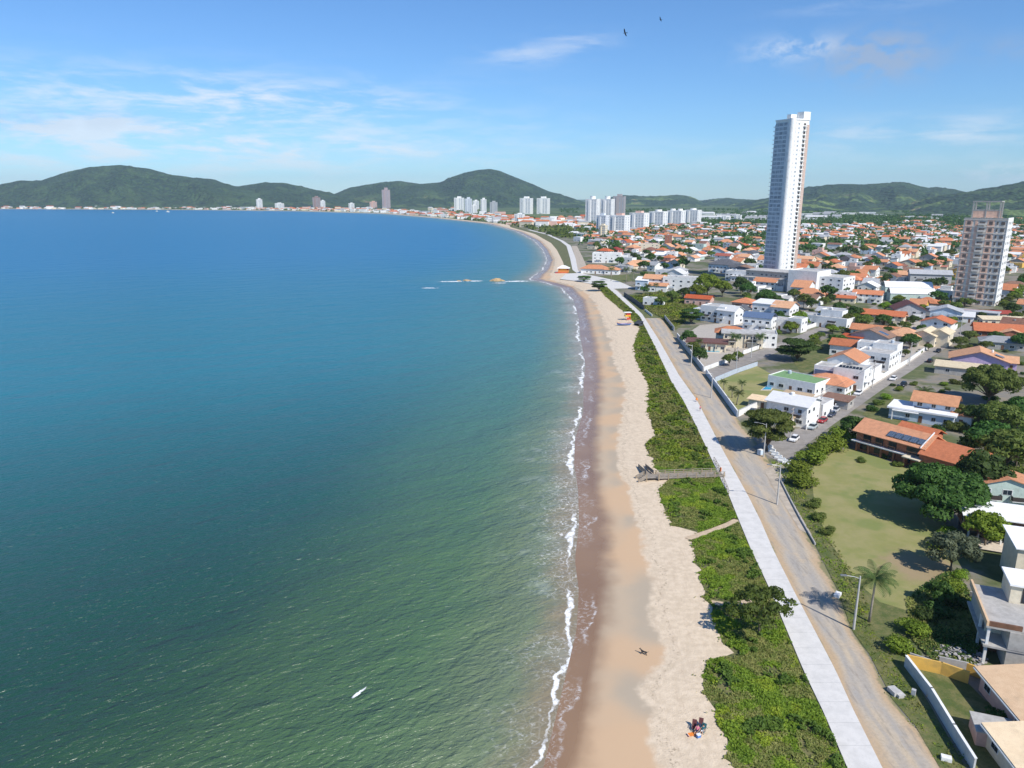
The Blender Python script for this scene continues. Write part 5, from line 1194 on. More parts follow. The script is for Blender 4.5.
trail=[(*g(a,b_)[:2],1.1) for a,b_ in ((690,538),(697,536),(705,533),(713,530),(722,527),(729,524),(736,520))]+[(*g(a,b_)[:2],1.0) for a,b_ in ((716,603),(724,604),(732,604),(741,603),(750,601),(722,650),(730,655),(736,652))]
trail=[(p[0]*(1-f)+n_[0]*f,p[1]*(1-f)+n_[1]*f,p[2]*.8) for p,n_ in zip(trail,trail[1:]) if math.hypot(p[0]-n_[0],p[1]-n_[1])<6 for f in (0,.25,.5,.75)]
PATHM=plain('trail_sand',(.50,.39,.27),.95,.15,1.5)
def trailmesh(pxs,w_=.75):
    q=MB(); p=[g(a,b_,.02) for a,b_ in pxs]; vs=[]
    for i,v in enumerate(p):
        d=(p[min(i+1,len(p)-1)]-p[max(i-1,0)]).normalized(); n_=Vector((-d.y,d.x,0)); k=w_*(1+.35*mnoise.noise(v*.8)); vs+=[v+n_*k,v-n_*k]
    q.add(vs,[(2*i,2*i+2,2*i+3,2*i+1) for i in range(len(p)-1)]); prop(q.build('path',PATHM),kind='structure')
trailmesh(((688,539),(690,538),(697,536),(705,533),(713,530),(722,527),(729,524),(738,520)))
trailmesh(((711,602),(716,603),(724,604),(732,604),(741,603),(750,601),(768,592)),.65)
scrub('dune_scrub',190000,62,175,lambda y:fx(Vl,y),lambda y:fx(PLl,y)-.15,3,.19,1,'thick green dune creeper and grass between beach and promenade, nearer stretch',[DV,DV2,DV3],.85,trail)
scrub('dune_scrub',90000,175,545,lambda y:fx(Vl,y),lambda y:fx(PLl,y)-.15,4,.42,1,'green dune scrub beside the farther stretch of the promenade',[DV,DV2,DV3],.8)
scrub('verge_scrub',9000,105,175,lambda y:fx(RR,y)+.3,lambda y:fx(RR,y)+4.5,6,.22,1,'weedy scrub along the lawn side of the dirt road',[DV,DV2,DV3],.7)
scrub('verge_scrub',12000,66,112,lambda y:fx(RR,y)+.2,lambda y:fx(RR,y)+3.4,8,.16,1,'weeds on the grass verge between dirt road and long wall',[DV,DV2,DV3],.45)
def field_scrub(n,poly,seed,leaf,hm,label,mats):
    rs=np.random.RandomState(seed); pl=[tuple(g(a,b_)[:2]) for a,b_ in poly]; xs=[p[0] for p in pl]; ys_=[p[1] for p in pl]; Pn=[]; mi=[]
    while len(Pn)<n:
        x,y=rs.uniform(min(xs),max(xs)),rs.uniform(min(ys_),max(ys_))
        if not inside((x,y),pl): continue
        nn=mnoise.noise(Vector((x*.09,y*.09,seed))); Pn.append((x,y,hm*(.3+max(0,nn+.3))*rs.random()**.5)); mi.append(0 if nn+rs.normal()*.15>0 else 1)
    V,Fq=cards(np.array(Pn),rs.normal(0,.5,(n,3))+np.array([0,0,.8]),leaf,rs); prop(link('field_scrub',npmesh('field_scrub',V,Fq,mats,mi=mi)),label,'plants',kind='stuff')
field_scrub(14000,[(646,310),(629,297),(660,292),(690,300),(700,312),(672,330),(662,318)],12,.5,1.5,'tall yellow-green grass on the empty field beside the dirt road',[DV,DV2])
field_scrub(9000,[(905,600),(950,570),(975,600),(985,640),(968,670),(935,665),(912,640)],13,.24,.8,'dark weeds on the rough plot above the yellow wall',[LF['dark'],DV2])
field_scrub(9000,[(935,425),(960,410),(1030,400),(1030,470),(985,500),(985,440)],14,.4,1.2,'overgrown garden plants behind the brick house',[LF['dark'],LF['olive']])
# ---------------------------------------------------------------- posts, cars, people and small things
LAMPG,t,b=newmat('lamp_cover'); b.inputs['Base Color'].default_value=(.75,.76,.74,1); b.inputs['Roughness'].default_value=.3
def lamp_post(px,py,label,h=9.1,ang=math.pi,group='street lamps along the dirt road'):
    r=thing('street_lamp',label,'lamp post',g(px,py),ang,group)
    q=MB(); q.tube([(0,0,-.3),(0,0,h*.5),(0,0,h)],[.2,.16,.11],10); q.build('pole',CONC,r)
    q=MB(); q.tube([(0,0,h-.4),(.9,0,h-.1),(2.2,0,h+.05)],[.05,.05,.045],6); q.build('arm',METAL,r)
    q=MB(); q.prism([(2.0,-.16),(2.9,-.12),(3.0,0),(2.9,.12),(2.0,.16)],h-.02,h+.14); o=q.build('lamp_head',METAL,r)
    q=MB(); q.box(2.2,2.85,-.09,.09,h-.06,h-.023); q.build('lens',LAMPG,o); return r
lamp_post(853.5,629.5,'white lamp post beside the coconut palm on the dirt road verge',9.1,math.pi*.97)
lamp_post(777,504.5,'lamp post between the dirt road and the lawn hedge',9.2,math.pi)
lamp_post(763.5,457,'lamp post at the corner in front of the layered light green tree',9.0,math.pi*.9)
lamp_post(711,398,'lamp post beside the blue-grey panel wall of the dry yard',8.5,math.pi)
lamp_post(691,366,'lamp post in front of the grey street wall near the pool house',8.5,math.pi)
def power_pole(px,py,label,h=9.5,ang=.85):
    r=thing('power_pole',label,'power pole',g(px,py),ang,'power poles along the paved streets')
    q=MB(); q.tube([(0,0,-.3),(0,0,h)],[.19,.12],8); q.build('pole',CONC,r)
    for z in (h-.5,h-1.6):
        q=MB(); q.box(-1.1,1.1,-.06,.06,z,z+.12); a=q.build('crossarm',BROWN,r)
        for x in (-1,-.35,.35,1): q=MB(); q.tube([(x,0,z+.123),(x,0,z+.3)],.05,6); q.build('insulator',WHITE,a)
    return r
PP=[(819,421,'power pole beside the parked red car'),(872,388,'power pole in front of the white cubic house'),(909,366,'power pole by the wall below the orange hip roof'),(960,336,'power pole at the far end of the paved street'),(736,371,'power pole on the side street beside the gate wall'),(751,358,'power pole on the side street opposite the dry yard'),(790,458-17,'leaning power pole before the white villa roofs')]
PO=[power_pole(*p) for p in PP]
def wire(i,j):
    q=MB(); a=PO[i].location; b_=PO[j].location
    for off in (-.9,.9):
        pts=[]
        for k in range(13):
            f=k/12; p=a.lerp(b_,f); pts.append((p.x-a.x+off*.66,p.y-a.y+off*.75,9.2-4*.9*f*(1-f)))
        q.tube(pts,.025,4,cap=False)
    return q.build('power_line',DARK,loc=a)
prop(wire(0,1),'pair of sagging wires above the parked cars','power line'); prop(wire(1,2),'pair of sagging wires beside the white cubic house','power line'); prop(wire(2,3),'pair of sagging wires over the far half of the paved street','power line')
RUBBER=plain('tyre_rubber',(.02,.02,.02),.9,.1); HEADL=plain('headlight_glass',(.7,.7,.68),.2,.02); TAILL=plain('tail_light_red',(.35,.02,.02),.3,.05)
def car(p,ang,paint_,label,suv=False,group='parked cars'):
    r=thing('parked_car',label,'car',p,ang,group); l,w_=4.2,1.75; h1,h2=.95,1.62 if suv else 1.48
    def sec(prof,wd0,wd1,zsp,m,name):
        q=MB(); n=len(prof); zmin=min(z for _,z in prof); zmax=max(z for _,z in prof)
        vs=[(x,s*(wd0+(wd1-wd0)*((z-zmin)/(zmax-zmin))),z) for s in (-1,1) for x,z in prof]
        q.add(vs,[tuple(range(n)),tuple(range(n,2*n))[::-1]]+[(i,i+n,(i+1)%n+n,(i+1)%n) for i in range(n)]); return q.build(name,m,r)
    sec([(-2.1,.32),(-2.12,.62),(-2.0,.93),(-1.5,.98),(.9,.95),(1.6,.86),(2.02,.72),(2.1,.5),(2.06,.3)],.86,.82,0,paint_,'body')
    sec([(-1.72 if suv else -1.55,.975),(-1.4,h2-.06),(-.2,h2-.045),(.35,h2-.1),(1.05,.955)],.78,.62,0,GLASS,'windows')
    q=MB(); q.prism([(-1.36,-.6),(.30,-.6),(.36,0),(.30,.6),(-1.36,.6),(-1.42,0)],h2-.058,h2); q.build('roof',paint_,r)
    for x in (-1.3,1.32):
        for s in (-1,1):
            q=MB(); q.tube([(x,s*.66,.32),(x,s*.885,.32)],.32,14); o=q.build('wheel',RUBBER,r)
            q=MB(); q.tube([(x,s*.887,.32),(x,s*.90,.32)],.19,10); q.build('rim',METAL,o)
    for s in (-1,1):
        q=MB(); q.box(1.93,2.1,s*.6-.15,s*.6+.15,.62,.76); q.build('headlight',HEADL,r); q=MB(); q.box(-2.14,-2.05,s*.62-.12,s*.62+.12,.62,.82); q.build('tail_light',TAILL,r)
    return r
def cpaint(n,c): 
    m=plain(n,c,.25,.02); return m
CW=cpaint('car_white',(.78,.78,.78)); CB=cpaint('car_dark_blue',(.02,.035,.08)); CR=cpaint('car_red',(.33,.02,.03)); CS=cpaint('car_silver',(.40,.45,.46)); CK=cpaint('car_black',(.02,.022,.025)); CG=cpaint('car_silver_grey',(.45,.46,.47))
for a,b_,m,l,s in [(794,440.5,CW,'white car nearest the tree at the street corner',False),(812.5,428.5,CS,'pale silver-green car by the white villa wall',False),(822.5,422,CR,'dark red car second in the row beside the villa',False),(831,416,CB,'dark blue car behind the red one',False),(835,411.5,CG,'silver car between the two dark cars',True),(842,406,CK,'black car at the far end of the parked row',True),(858,394.5,CW,'white car alone on the street below the white cubic house',False),
  (938,352,CK,'black car in shade on the right side of the paved street',False),(893,380,CW,'white car at the light blue house gate',False),(903,386,CK,'dark car at the front of the light blue house',True),(952,340,CB,'dark car parked before the lilac house drive',False)]:
    car(g(a,b_,.05),R(48.6+180) if m is not CW or a>800 else R(232),m,l,s)
car(g(930,362,.05),R(48.6),CK,'dark car by the carport of the cream sheet roof')
# white road barriers in a row, blue bin
def barrier():
    r=thing('road_barrier','x','barrier'); q=MB()
    sec=[(-.42,0),(-.42,.25),(-.2,.55),(-.15,1.0),(.15,1.0),(.2,.55),(.42,.25),(.42,0)]; n=len(sec)
    vs=[(x,y,z) for x in (-.95,.95) for y,z in sec]; q.add(vs,[tuple(range(n))[::-1],tuple(range(n,2*n))]+[(i,i+n,(i+1)%n+n,(i+1)%n) for i in range(n)][::1]); q.build('body',WHITE,r)
    for x in (-.5,.5): q=MB(); q.tube([(x,0,1.0),(x,0,1.14)],[.12,.09],8); q.build('cap',LBLUE,r)
    return r
b0=barrier(); bp=[(769.5,448.5),(772,452),(775.2,455.5),(778.5,458.5),(781.8,461.2),(786.5,463.5)]
bl=['farthest white barrier of the row at the street corner','second barrier from the tree in the white row','third barrier from the tree in the white row','fourth barrier from the tree in the white row','fifth barrier from the tree in the white row','nearest white barrier of the row, beside the bright hedge']
for i,(a,b_) in enumerate(bp):
    r=b0 if i==0 else dup(b0,(0,0,0),0); r.location=g(a,b_,.06); r.rotation_euler=(0,0,R(-55+i*4)); prop(r,bl[i],'barrier','white barriers closing the street corner')
q=thing('waste_bin','pale blue and white bin beside the corner lamp post','bin',g(760,455),.4)
m=MB(); m.prism([(-.6,-.45),(.6,-.45),(.6,.45),(-.6,.45)],.12,1.35); m.build('body',LBLUE,q); m=MB(); m.box(-.66,.66,-.5,.5,1.353,1.48); m.build('lid',WHITE,q)
for s in (-.4,.4): m=MB(); m.tube([(s,-.3,.12),(s,.3,.12)],.12,8); m.build('wheel',RUBBER,q)
def litter(px,py,label,w_,d,h,m,name,cat,rz=.3):
    r=thing(name,label,cat,g(px,py,.05),rz); 
    q=MB(); q.box(-w_/2,w_/2,-d/2,d/2,0,h); q.build('top',m,r); q=MB(); q.box(-w_*.45,w_*.45,-d*.45,d*.45,-.1,-.003); q.build('base',RAW,r); return r
litter(837.5,596,'white slab lying on the sandy roadside left of the palm',1.5,.9,.5,WHITE,'roadside_box','box',.9)
litter(894,693,'pale concrete inspection box, larger pair half, on the road verge',1.1,1.5,.6,CONC,'inspection_box','box',.2)
litter(899,695.5,'pale concrete inspection box, right pair half, on the road verge',1.0,1.2,.45,CONC,'inspection_box','box',.2)
litter(946,760,'white block beside the long wall near the bottom edge',1.1,.7,.5,WHITE,'concrete_block','block',-.4)
litter(913,696,'small grey box against the long pale wall',.5,.5,1.0,GREYW,'meter_box','box',.9)
litter(929,697,'small orange crate on the yellow yard lawn',.45,.4,.3,YEL,'crate','crate')
# rubble heap
rs=random.Random(3); q=MB()
for i in range(420):
    a,rad=rs.uniform(0,6.28),rs.random()**.6; x,y=rad*4.2*math.cos(a),rad*2.8*math.sin(a); z=(1-rad)*1.0*rs.random(); s=rs.uniform(.06,.26)
    th=rs.uniform(0,3); cs,sn=math.cos(th),math.sin(th); ti=rs.uniform(-.5,.5)
    q.box(-s,s,-s*.6,s*.6,0,s*.7,0,lambda u,v,w,x=x,y=y,z=z,cs=cs,sn=sn,ti=ti:(x+u*cs-v*sn,y+u*sn+v*cs,z+w+u*ti))
prop(q.build('rubble_heap',plain('rubble',(.36,.34,.33),.95,.3,2.),loc=g(956,655)),'heap of pale rubble beside the unfinished concrete house','rubble')
# ---- boardwalk to the beach
WOOD=plain('weathered_wood',(.27,.235,.195),.9,.2,2.5); POSTW=plain('post_wood',(.34,.26,.17),.9,.2,2.)
e=g(723,476,0); s_=g(656,478.5,0); dv=(e-s_); Lw=dv.length; ang=math.atan2(dv.y,dv.x)
BW=thing('boardwalk','weathered wooden boardwalk with railings crossing the dune to the sand','boardwalk',s_,ang)
zd=.55
q=MB()
for i in range(int(Lw/.3)): q.box(i*.3,i*.3+.27,-1.25,1.25,zd,zd+.07)
q.build('deck',WOOD,BW)
for i in range(8):
    x=.3+i*(Lw-.6)/7
    for y in (-1.3,1.3): q=MB(); q.box(x-.1,x+.1,y-.1,y+.1,-1.2,zd+1.05); q.build('post',POSTW,BW)
for y in (-1.3,1.3):
    q=MB(); q.box(0,Lw,y-.05,y+.05,zd+.95,zd+1.05); q.box(0,Lw,y-.03,y+.03,zd+.4,zd+.6); q.box(0,Lw,y-.03,y+.03,zd-.15,zd+.25); q.build('railing',WOOD,BW)
q=MB(); q.box(-2.6,-.003,-1.1,1.3,zd-.02,zd+.05); q.build('landing',WOOD,BW)
def ramp(x0,x1,y0,y1,z0,z1,name,along='y',n=14):
    q=MB()
    for i in range(n):
        f0,f1=i/n,(i+.85)/n; za=z0+(z1-z0)*(f0+f1)/2
        if along=='y': q.box(x0,x1,y0+(y1-y0)*f0,y0+(y1-y0)*f1,za-.06,za)
        else: q.box(x0+(x1-x0)*f0,x0+(x1-x0)*f1,y0,y1,za-.06,za)
    return q.build(name,WOOD,BW)
ramp(-2.1,-.3,1.35,8.4,zd,-.4,'ramp')
for x in (-2.0,-.2):
    q=MB(); q.add([(x-.04,1.3,zd+.1),(x+.04,1.3,zd+.1),(x+.04,1.3,zd+1.0),(x-.04,1.3,zd+1.0),(x-.04,8.4,-.3),(x+.04,8.4,-.3),(x+.04,8.4,.6),(x-.04,8.4,.6)],[(0,1,2,3),(7,6,5,4),(0,4,5,1),(1,5,6,2),(2,6,7,3),(3,7,4,0)]); q.build('railing',WOOD,BW)
    for y in (1.4,3.7,6,8.3): q=MB(); q.box(x-.08,x+.08,y-.08,y+.08,-1.2,zd+1-.13*(y-1.3)); q.build('post',POSTW,BW)
ramp(-4.6,-2.7,-1.1,1.3,-.6,zd,'stairs','x',7)
for y in (-1.15,1.35):
    q=MB(); q.add([(-4.6,y-.04,-.5),(-4.6,y+.04,-.5),(-4.6,y+.04,.4),(-4.6,y-.04,.4),(-2.6,y-.04,zd+.1),(-2.6,y+.04,zd+.1),(-2.6,y+.04,zd+1),(-2.6,y-.04,zd+1)],[(0,1,2,3),(7,6,5,4),(0,4,5,1),(1,5,6,2),(2,6,7,3),(3,7,4,0)]); q.build('railing',WOOD,BW)
    for x in (-4.5,-2.6): q=MB(); q.box(x-.08,x+.08,y-.08,y+.08,-1.3,zd+.9 if x>-3 else .4); q.build('post',POSTW,BW)
q=MB(); q.box(Lw-.3,Lw-.1,.9,1.25,zd+.3,zd+1.2); q.build('sign_plate',plain('orange_plate',(.7,.2,.05)),BW)
for (a,b_),(c_,d_),l in (((714,461),(721,473),'short wooden fence on the promenade edge, beyond the boardwalk'),((723,480),(729,495),'short wooden fence on the promenade edge, nearer than the boardwalk')):
    p0,p1=g(a,b_),g(c_,d_); f=thing('edge_fence',l,'fence',p0,math.atan2((p1-p0).y,(p1-p0).x)); ln=(p1-p0).length
    for z in (.35,.95): q=MB(); q.box(0,ln,-.04,.04,z,z+.12); q.build('rail',WOOD,f)
    for k in range(4): q=MB(); q.box(ln*k/3-.07,ln*k/3+.07,-.12,-.043,-.3,1.1); q.build('post',POSTW,f)
# ---- lifeguard hut, blue boat, kiosk, dark shelter
RED=plain('signal_red',(.55,.06,.03),.6,.08); YEL2=plain('signal_yellow',(.70,.45,.03),.6,.08); BLUE=plain('boat_blue',(.07,.20,.50),.5,.1); ORG=plain('boat_orange',(.62,.25,.06),.6,.1)
r=thing('lifeguard_tower','red and yellow lifeguard tower with white roof at the sand edge','lifeguard tower',g(628,320,-.1),.2)
for x in (-.9,.9):
    for y in (-.9,.9): q=MB(); q.tube([(x*1.15,y*1.15,-.3),(x,y,2.0)],.09,6); q.build('leg',RED,r)
slab(r,'cabin',-1.1,1.1,-1.0,1.0,2.0,4.1,RED); slab(r,'yellow_band',-1.13,1.13,-1.04,-1.003,2.1,2.7,YEL2); slab(r,'lower_panel',-1.0,1.0,-.98,-.9,.4,1.4,RED)
slab(r,'roof',-2.6,1.6,-1.5,1.5,4.103,4.3,WHITE); slab(r,'railing',-1.9,-1.15,-1.0,1.0,2.0,2.9,YEL2)
r=thing('rowing_boat','blue wooden fishing boat with orange gunwale lying on the sand','boat',g(624,325.5,-.25),.05)
q=MB(); n=11; rings=[]
for i in range(n):
    f=-1+2*i/(n-1); w_=1.25*(1-abs(f)**2.4)+.04; up=.55*f*f
    rings.append([(f*3.8,-w_,.95+up),(f*3.75,-w_*.75,.35+up*.8),(f*3.5,0,.0+up*.9),(f*3.75,w_*.75,.35+up*.8),(f*3.8,w_,.95+up)])
V,Fq=grid(rings); q.add(V,Fq); V2=[(x,y*.9,z+.04) for x,y,z in V]; q.add(V2,[f_[::-1] for f_ in Fq]); q.build('hull',BLUE,r)
q=MB(); 
for s in (0,4): q.tube([(rings[i][s][0],rings[i][s][1],rings[i][s][2]+.05) for i in range(n)],.09,6)
q.build('gunwale',ORG,r)
for x in (-1.6,0,1.6): slab(r,'thwart',x-.15,x+.15,-1.0,1.0,.72,.8,WOOD)
r=thing('beach_kiosk','orange and red beach kiosk with white roof at the plaza','kiosk',g(563.5,272.5,-.2),-.2)
slab(r,'counter',-4.5,4.5,-3,3,0,2.2,ORG); slab(r,'upper_wall',-4.2,4.2,-2.7,2.7,2.203,4.2,RED); slab(r,'shutter',-3.2,3.2,-2.85,-2.71,2.3,3.8,YEL2)
roof_mesh('hip',9.4,6.4,.8,1.8).build('roof',WHITE,r,loc=(0,-3.2,4.25))
slab(r,'deck',-6.5,4.6,-6.5,-3.1,-.4,.35,RED)
r=thing('dark_shelter','dark lean-to shelter on the dune edge behind the blue boat','shelter',g(638.5,325.5),R(-60))
roof_mesh('shed',4.2,2.6,.1,1.2).build('roof',DARK,r,loc=(0,-1.3,1.0)); slab(r,'back_wall',-2.1,2.1,1.1,1.3,0,2.1,DARK); slab(r,'side_wall',-2.1,-1.95,-1.2,1.097,0,1.1,DARK); slab(r,'side_wall',1.95,2.1,-1.2,1.097,0,1.1,DARK)
# ---- rocks off the point, foam on them
ROCK=plain('tan_rock',(.42,.29,.15),.85,.25,.5)
def rock(px,py,l,w_,h,label,rz=0):
    rs=random.Random(int(px)); q=MB(); q.ball((0,0,0),(l,w_,h),16,10); q.v=[(x*(1+.35*mnoise.noise(Vector((x*.4,y*.4,px)))),y*(1+.3*mnoise.noise(Vector((x*.4,y*.5,px+9)))),z*(1+.5*mnoise.noise(Vector((x*.5,y*.6,z))))) for x,y,z in q.v]
    prop(q.build('rock',ROCK,loc=g(px,py,SEA_Z-.2),rz=rz),label,'rock')
rock(497,281.2,6,3,2.2,'tan rock standing out of the sea off the point'); rock(467,280.8,3.5,2,1.1,'low brown rock awash in foam, farther from the point'); rock(459,281.2,2,1.5,.8,'smallest brown rock awash in foam')
mf,t,b=newmat('sea_foam'); P=wpos(t); b.inputs['Base Color'].default_value=(.85,.87,.88,1); b.inputs['Roughness'].default_value=.8
O=N(t,'ShaderNodeTexCoord').outputs['Generated']; d=N(t,'ShaderNodeVectorMath',operation='DISTANCE',ins={0:O,1:(.5,.5,.5)}).outputs['Value']
L(t,MATH(t,'MULTIPLY',MR(t,MATH(t,'ADD',NOISE(t,P,.55,6,.75,.8),MATH(t,'MULTIPLY',d,-.55)),.30,.42),MR(t,d,.5,.3)),b.inputs['Alpha'])
def foam(px,py,l,w_,rz=0):
    q=MB(); q.add([(-l,-w_,0),(l,-w_,0),(l,w_,0),(-l,w_,0)],[(0,1,2,3)]); o=q.build('foam',mf,loc=g(px,py,SEA_Z+.05),rz=rz); prop(o,kind='structure')
foam(430,288,8.5,3.4); foam(452,281.5,16,5,.05); foam(474,281,10,5,.1); foam(516,281.3,17,6,.12); foam(500,283,9,3); foam(360,692,1.8,.4,1.0)
# ---- far boats at anchor
def moored(px,py,label,s=1.):
    r=thing('moored_boat',label,'boat',g(px,py,SEA_Z),rng.uniform(-.4,.4),'boats moored off the far shore'); r.scale=(s,s,s)
    q=MB(); rg=[]
    for f,w_ in ((-1,.8),(-.3,1.1),(.5,.9),(1,.05)): rg.append([(f*5,-w_*1.6,1.9),(f*4.8,-w_*1.1,.1),(f*4.8,w_*1.1,.1),(f*5,w_*1.6,1.9),(f*5,-w_*1.6,1.9)])
    V,Fq=grid(rg); q.add(V,Fq); q.add(rg[0][:4],[(3,2,1,0)]); q.build('hull',WHITE,r); slab(r,'cabin',-2.5,1.2,-1.1,1.1,1.5,4.2,CREAM)
for a,b_,s,l in ((113,213.2,1.1,'white boat moored far out, leftmost of the three'),(157,211.6,1.,'white boat moored close to the far shore, middle one'),(168,212.2,1.5,'largest white boat moored off the far shore, rightmost'),): moored(a,b_,l,s)
# ---- birds
BL=plain('bird_black',(.02,.02,.022),.8,.1)
def bird(px,py,D,span,label,bank):
    p=at(px,py,D); q=MB()
    q.ball((0,0,0),(span*.16,span*.045,span*.045),8,5); q.add([(-span*.14,-.03*span,0),(-span*.30,-.06*span,0),(-span*.30,.06*span,0),(-span*.14,.03*span,0),(-span*.2,0,.015*span)],[(0,1,4),(1,2,4),(2,3,4),(0,3,2,1)])
    q.ball((span*.18,0,.01*span),span*.035,6,4)
    o=q.build('bird',BL,loc=p); o.rotation_euler=(bank,0,2.6); prop(o,label,'bird','soaring birds')
    for s in (-1,1):
        m=MB(); pr=[(.07,0,.0),(.09,.25,.05),(.03,.5,.09),(-.05,.48,.09),(-.07,.25,.05),(-.08,0,0)]; vs=[(x*span,s*y*span,z*span+dz) for dz in (0,span*.012) for x,y,z in pr]; n=6
        m.add(vs,[tuple(range(n)),tuple(range(n,2*n))[::-1]]+[(i,(i+1)%n,(i+1)%n+n,i+n) for i in range(n)]); m.build('wing',BL,o)
bird(625,33,120,1.3,'dark bird soaring, larger of the two in the sky',.75); bird(660.5,19.5,190,1.4,'dark bird soaring, smaller and higher of the two',.6)
# ---- people
SKIN=plain('skin',(.45,.27,.18),.6,.05); HAIR=plain('dark_hair',(.03,.02,.015),.7,.1)
def figure(name,loc,rz,joints,edges,label,top,bottom,group=None,lie=False):
    """one skinned body; joints: name->(pos,radius)"""
    me=bpy.data.meshes.new('person'); keys=list(joints); me.from_pydata([joints[k][0] for k in keys],[(keys.index(a),keys.index(b_)) for a,b_ in edges],[])
    o=bpy.data.objects.new(name,me); C.objects.link(o); o.location=loc; o.rotation_euler=(0,0,rz)
    sk=o.modifiers.new('skin','SKIN'); ss=o.modifiers.new('sub','SUBSURF'); ss.levels=ss.render_levels=1
    for i,k in enumerate(keys):
        v=me.skin_vertices[0].data[i]; v.radius=(joints[k][1],)*2; v.use_root=(k=='pelvis')
    dg=bpy.context.evaluated_depsgraph_get(); ev=o.evaluated_get(dg); m2=bpy.data.meshes.new_from_object(ev); o.modifiers.clear(); o.data=m2
    for m in (SKIN,top,bottom): m2.materials.append(m)
    J={k:Vector(joints[k][0]) for k in keys}
    def near(c,ks): return min((c-J[k]).length for k in ks)
    T_=[k for k in keys if k in('chest','belly','shl','shr')]; B_=[k for k in keys if k in('pelvis','hipl','hipr','midl','midr')]; S_=[k for k in keys if k not in T_+B_]
    for p in m2.polygons:
        c=p.center; a,b_,d_=near(c,T_),near(c,B_),near(c,S_); p.material_index=1 if a<=min(b_,d_) else 2 if b_<=d_ else 0
        p.use_smooth=True
    q=MB(); hd=J['head']; q.ball((hd.x-.02,hd.y,hd.z+.045),(.105,.1,.10),10,6); q.build('hair',HAIR,o,True)
    return prop(o,label,'person',group)
EDG=[('pelvis','belly'),('belly','chest'),('chest','neck'),('neck','head'),('chest','shl'),('shl','ell'),('ell','wrl'),('wrl','hal'),('chest','shr'),('shr','elr'),('elr','wrr'),('wrr','har'),('pelvis','hipl'),('hipl','midl'),('midl','knl'),('knl','anl'),('anl','tol'),('pelvis','hipr'),('hipr','midr'),('midr','knr'),('knr','anr'),('anr','tor')]
def pose(kind):
    j={}
    if kind=='walk':
        j=dict(pelvis=((0,0,.95),.14),belly=((0,0,1.1),.13),chest=((.02,0,1.32),.15),neck=((.03,0,1.48),.06),head=((.05,0,1.62),.105))
        for s,n in ((1,'l'),(-1,'r')):
            j.update({'sh'+n:((.02,s*.19,1.4),.06),'el'+n:((-s*.08,s*.24,1.13),.045),'wr'+n:((-s*.14+.08,s*.24,.9),.032),'ha'+n:((-s*.16+.1,s*.24,.80),.035),
             'hip'+n:((0,s*.09,.9),.095),'mid'+n:((s*.09,s*.095,.7),.08),'kn'+n:((s*.17,s*.1,.5),.06),'an'+n:((s*.22-.06,s*.1,.09),.042),'to'+n:((s*.22+.12,s*.1,.04),.035)})
    elif kind=='sit':
        j=dict(pelvis=((0,0,.34),.14),belly=((-.08,0,.5),.13),chest=((-.18,0,.72),.15),neck=((-.22,0,.88),.06),head=((-.2,0,1.02),.105))
        for s,n in ((1,'l'),(-1,'r')):
            j.update({'sh'+n:((-.17,s*.19,.8),.06),'el'+n:((.02,s*.27,.58),.045),'wr'+n:((.22,s*.24,.5),.032),'ha'+n:((.3,s*.22,.5),.035),
             'hip'+n:((.03,s*.1,.33),.095),'mid'+n:((.22,s*.11,.37),.08),'kn'+n:((.42,s*.12,.42),.06),'an'+n:((.6,s*.12,.06),.042),'to'+n:((.76,s*.12,.04),.035)})
    else:
        j=dict(pelvis=((0,0,.15),.13),belly=((-.16,0,.15),.12),chest=((-.4,0,.15),.14),neck=((-.57,0,.15),.06),head=((-.71,0,.16),.105))
        for s,n in ((1,'l'),(-1,'r')):
            j.update({'sh'+n:((-.48,s*.19,.13),.06),'el'+n:((-.3,s*.32,.08),.045),'wr'+n:((-.08,s*.3,.06),.032),'ha'+n:((.02,s*.28,.06),.035),
             'hip'+n:((.05,s*.1,.14),.09),'mid'+n:((.25,s*.1,.13),.08),'kn'+n:((.46,s*.11,.12),.06),'an'+n:((.86,s*.12,.08),.042),'to'+n:((.95,s*.14,.14),.035)})
    return j
def cloth(n,c): return plain(n,c,.85,.06)
PKC=cloth('pink_cloth',(.62,.18,.25)); ORC=cloth('orange_cloth',(.75,.22,.03)); NVC=cloth('navy_cloth',(.03,.04,.09)); TLC=cloth('teal_cloth',(.02,.11,.13)); MRC=cloth('maroon_cloth',(.10,.03,.03)); WTC=cloth('white_cloth',(.7,.7,.7))
figure('person',g(700,411,.14),R(100),pose('walk'),EDG,'person in pink shirt walking on the promenade edge',PKC,NVC)
r=figure('person',g(696.5,402,.03),R(90),pose('walk'),EDG,'person in loose bright orange clothes beside the promenade',ORC,ORC)
q=MB(); q.tube([(0,0,.75),(0,0,1.1),(0,0,1.45)],[.42,.30,.17],12,cap=False); q.build('poncho',ORC,r)
# beach group
def chair(px,py,m,rz,label):
    r=thing('beach_chair',label,'chair',g(px,py,-.1),rz,'beach chairs of the small group')
    slab(r,'seat',-.25,.3,-.28,.28,.22,.26,m)
    q=MB(); q.add([(-.25,-.28,.24),(-.25,.28,.24),(-.62,.28,.95),(-.62,-.28,.95),(-.29,-.28,.24),(-.29,.28,.24),(-.66,.28,.95),(-.66,-.28,.95)],[(0,1,2,3),(7,6,5,4),(0,3,7,4),(1,5,6,2),(2,6,7,3),(0,4,5,1)]); q.build('backrest',m,r)
    for s in (-.27,.27):
        q=MB(); q.tube([(.3,s,0),(-.2,s,.45)],.02,6); q.build('leg',METAL,r); q=MB(); q.tube([(-.4,s,0),(.15,s,.45)],.02,6); q.build('leg',METAL,r); q=MB(); q.box(-.3,.25,s-.03,s+.03,.44,.47); q.build('armrest',WOOD,r)
    return r
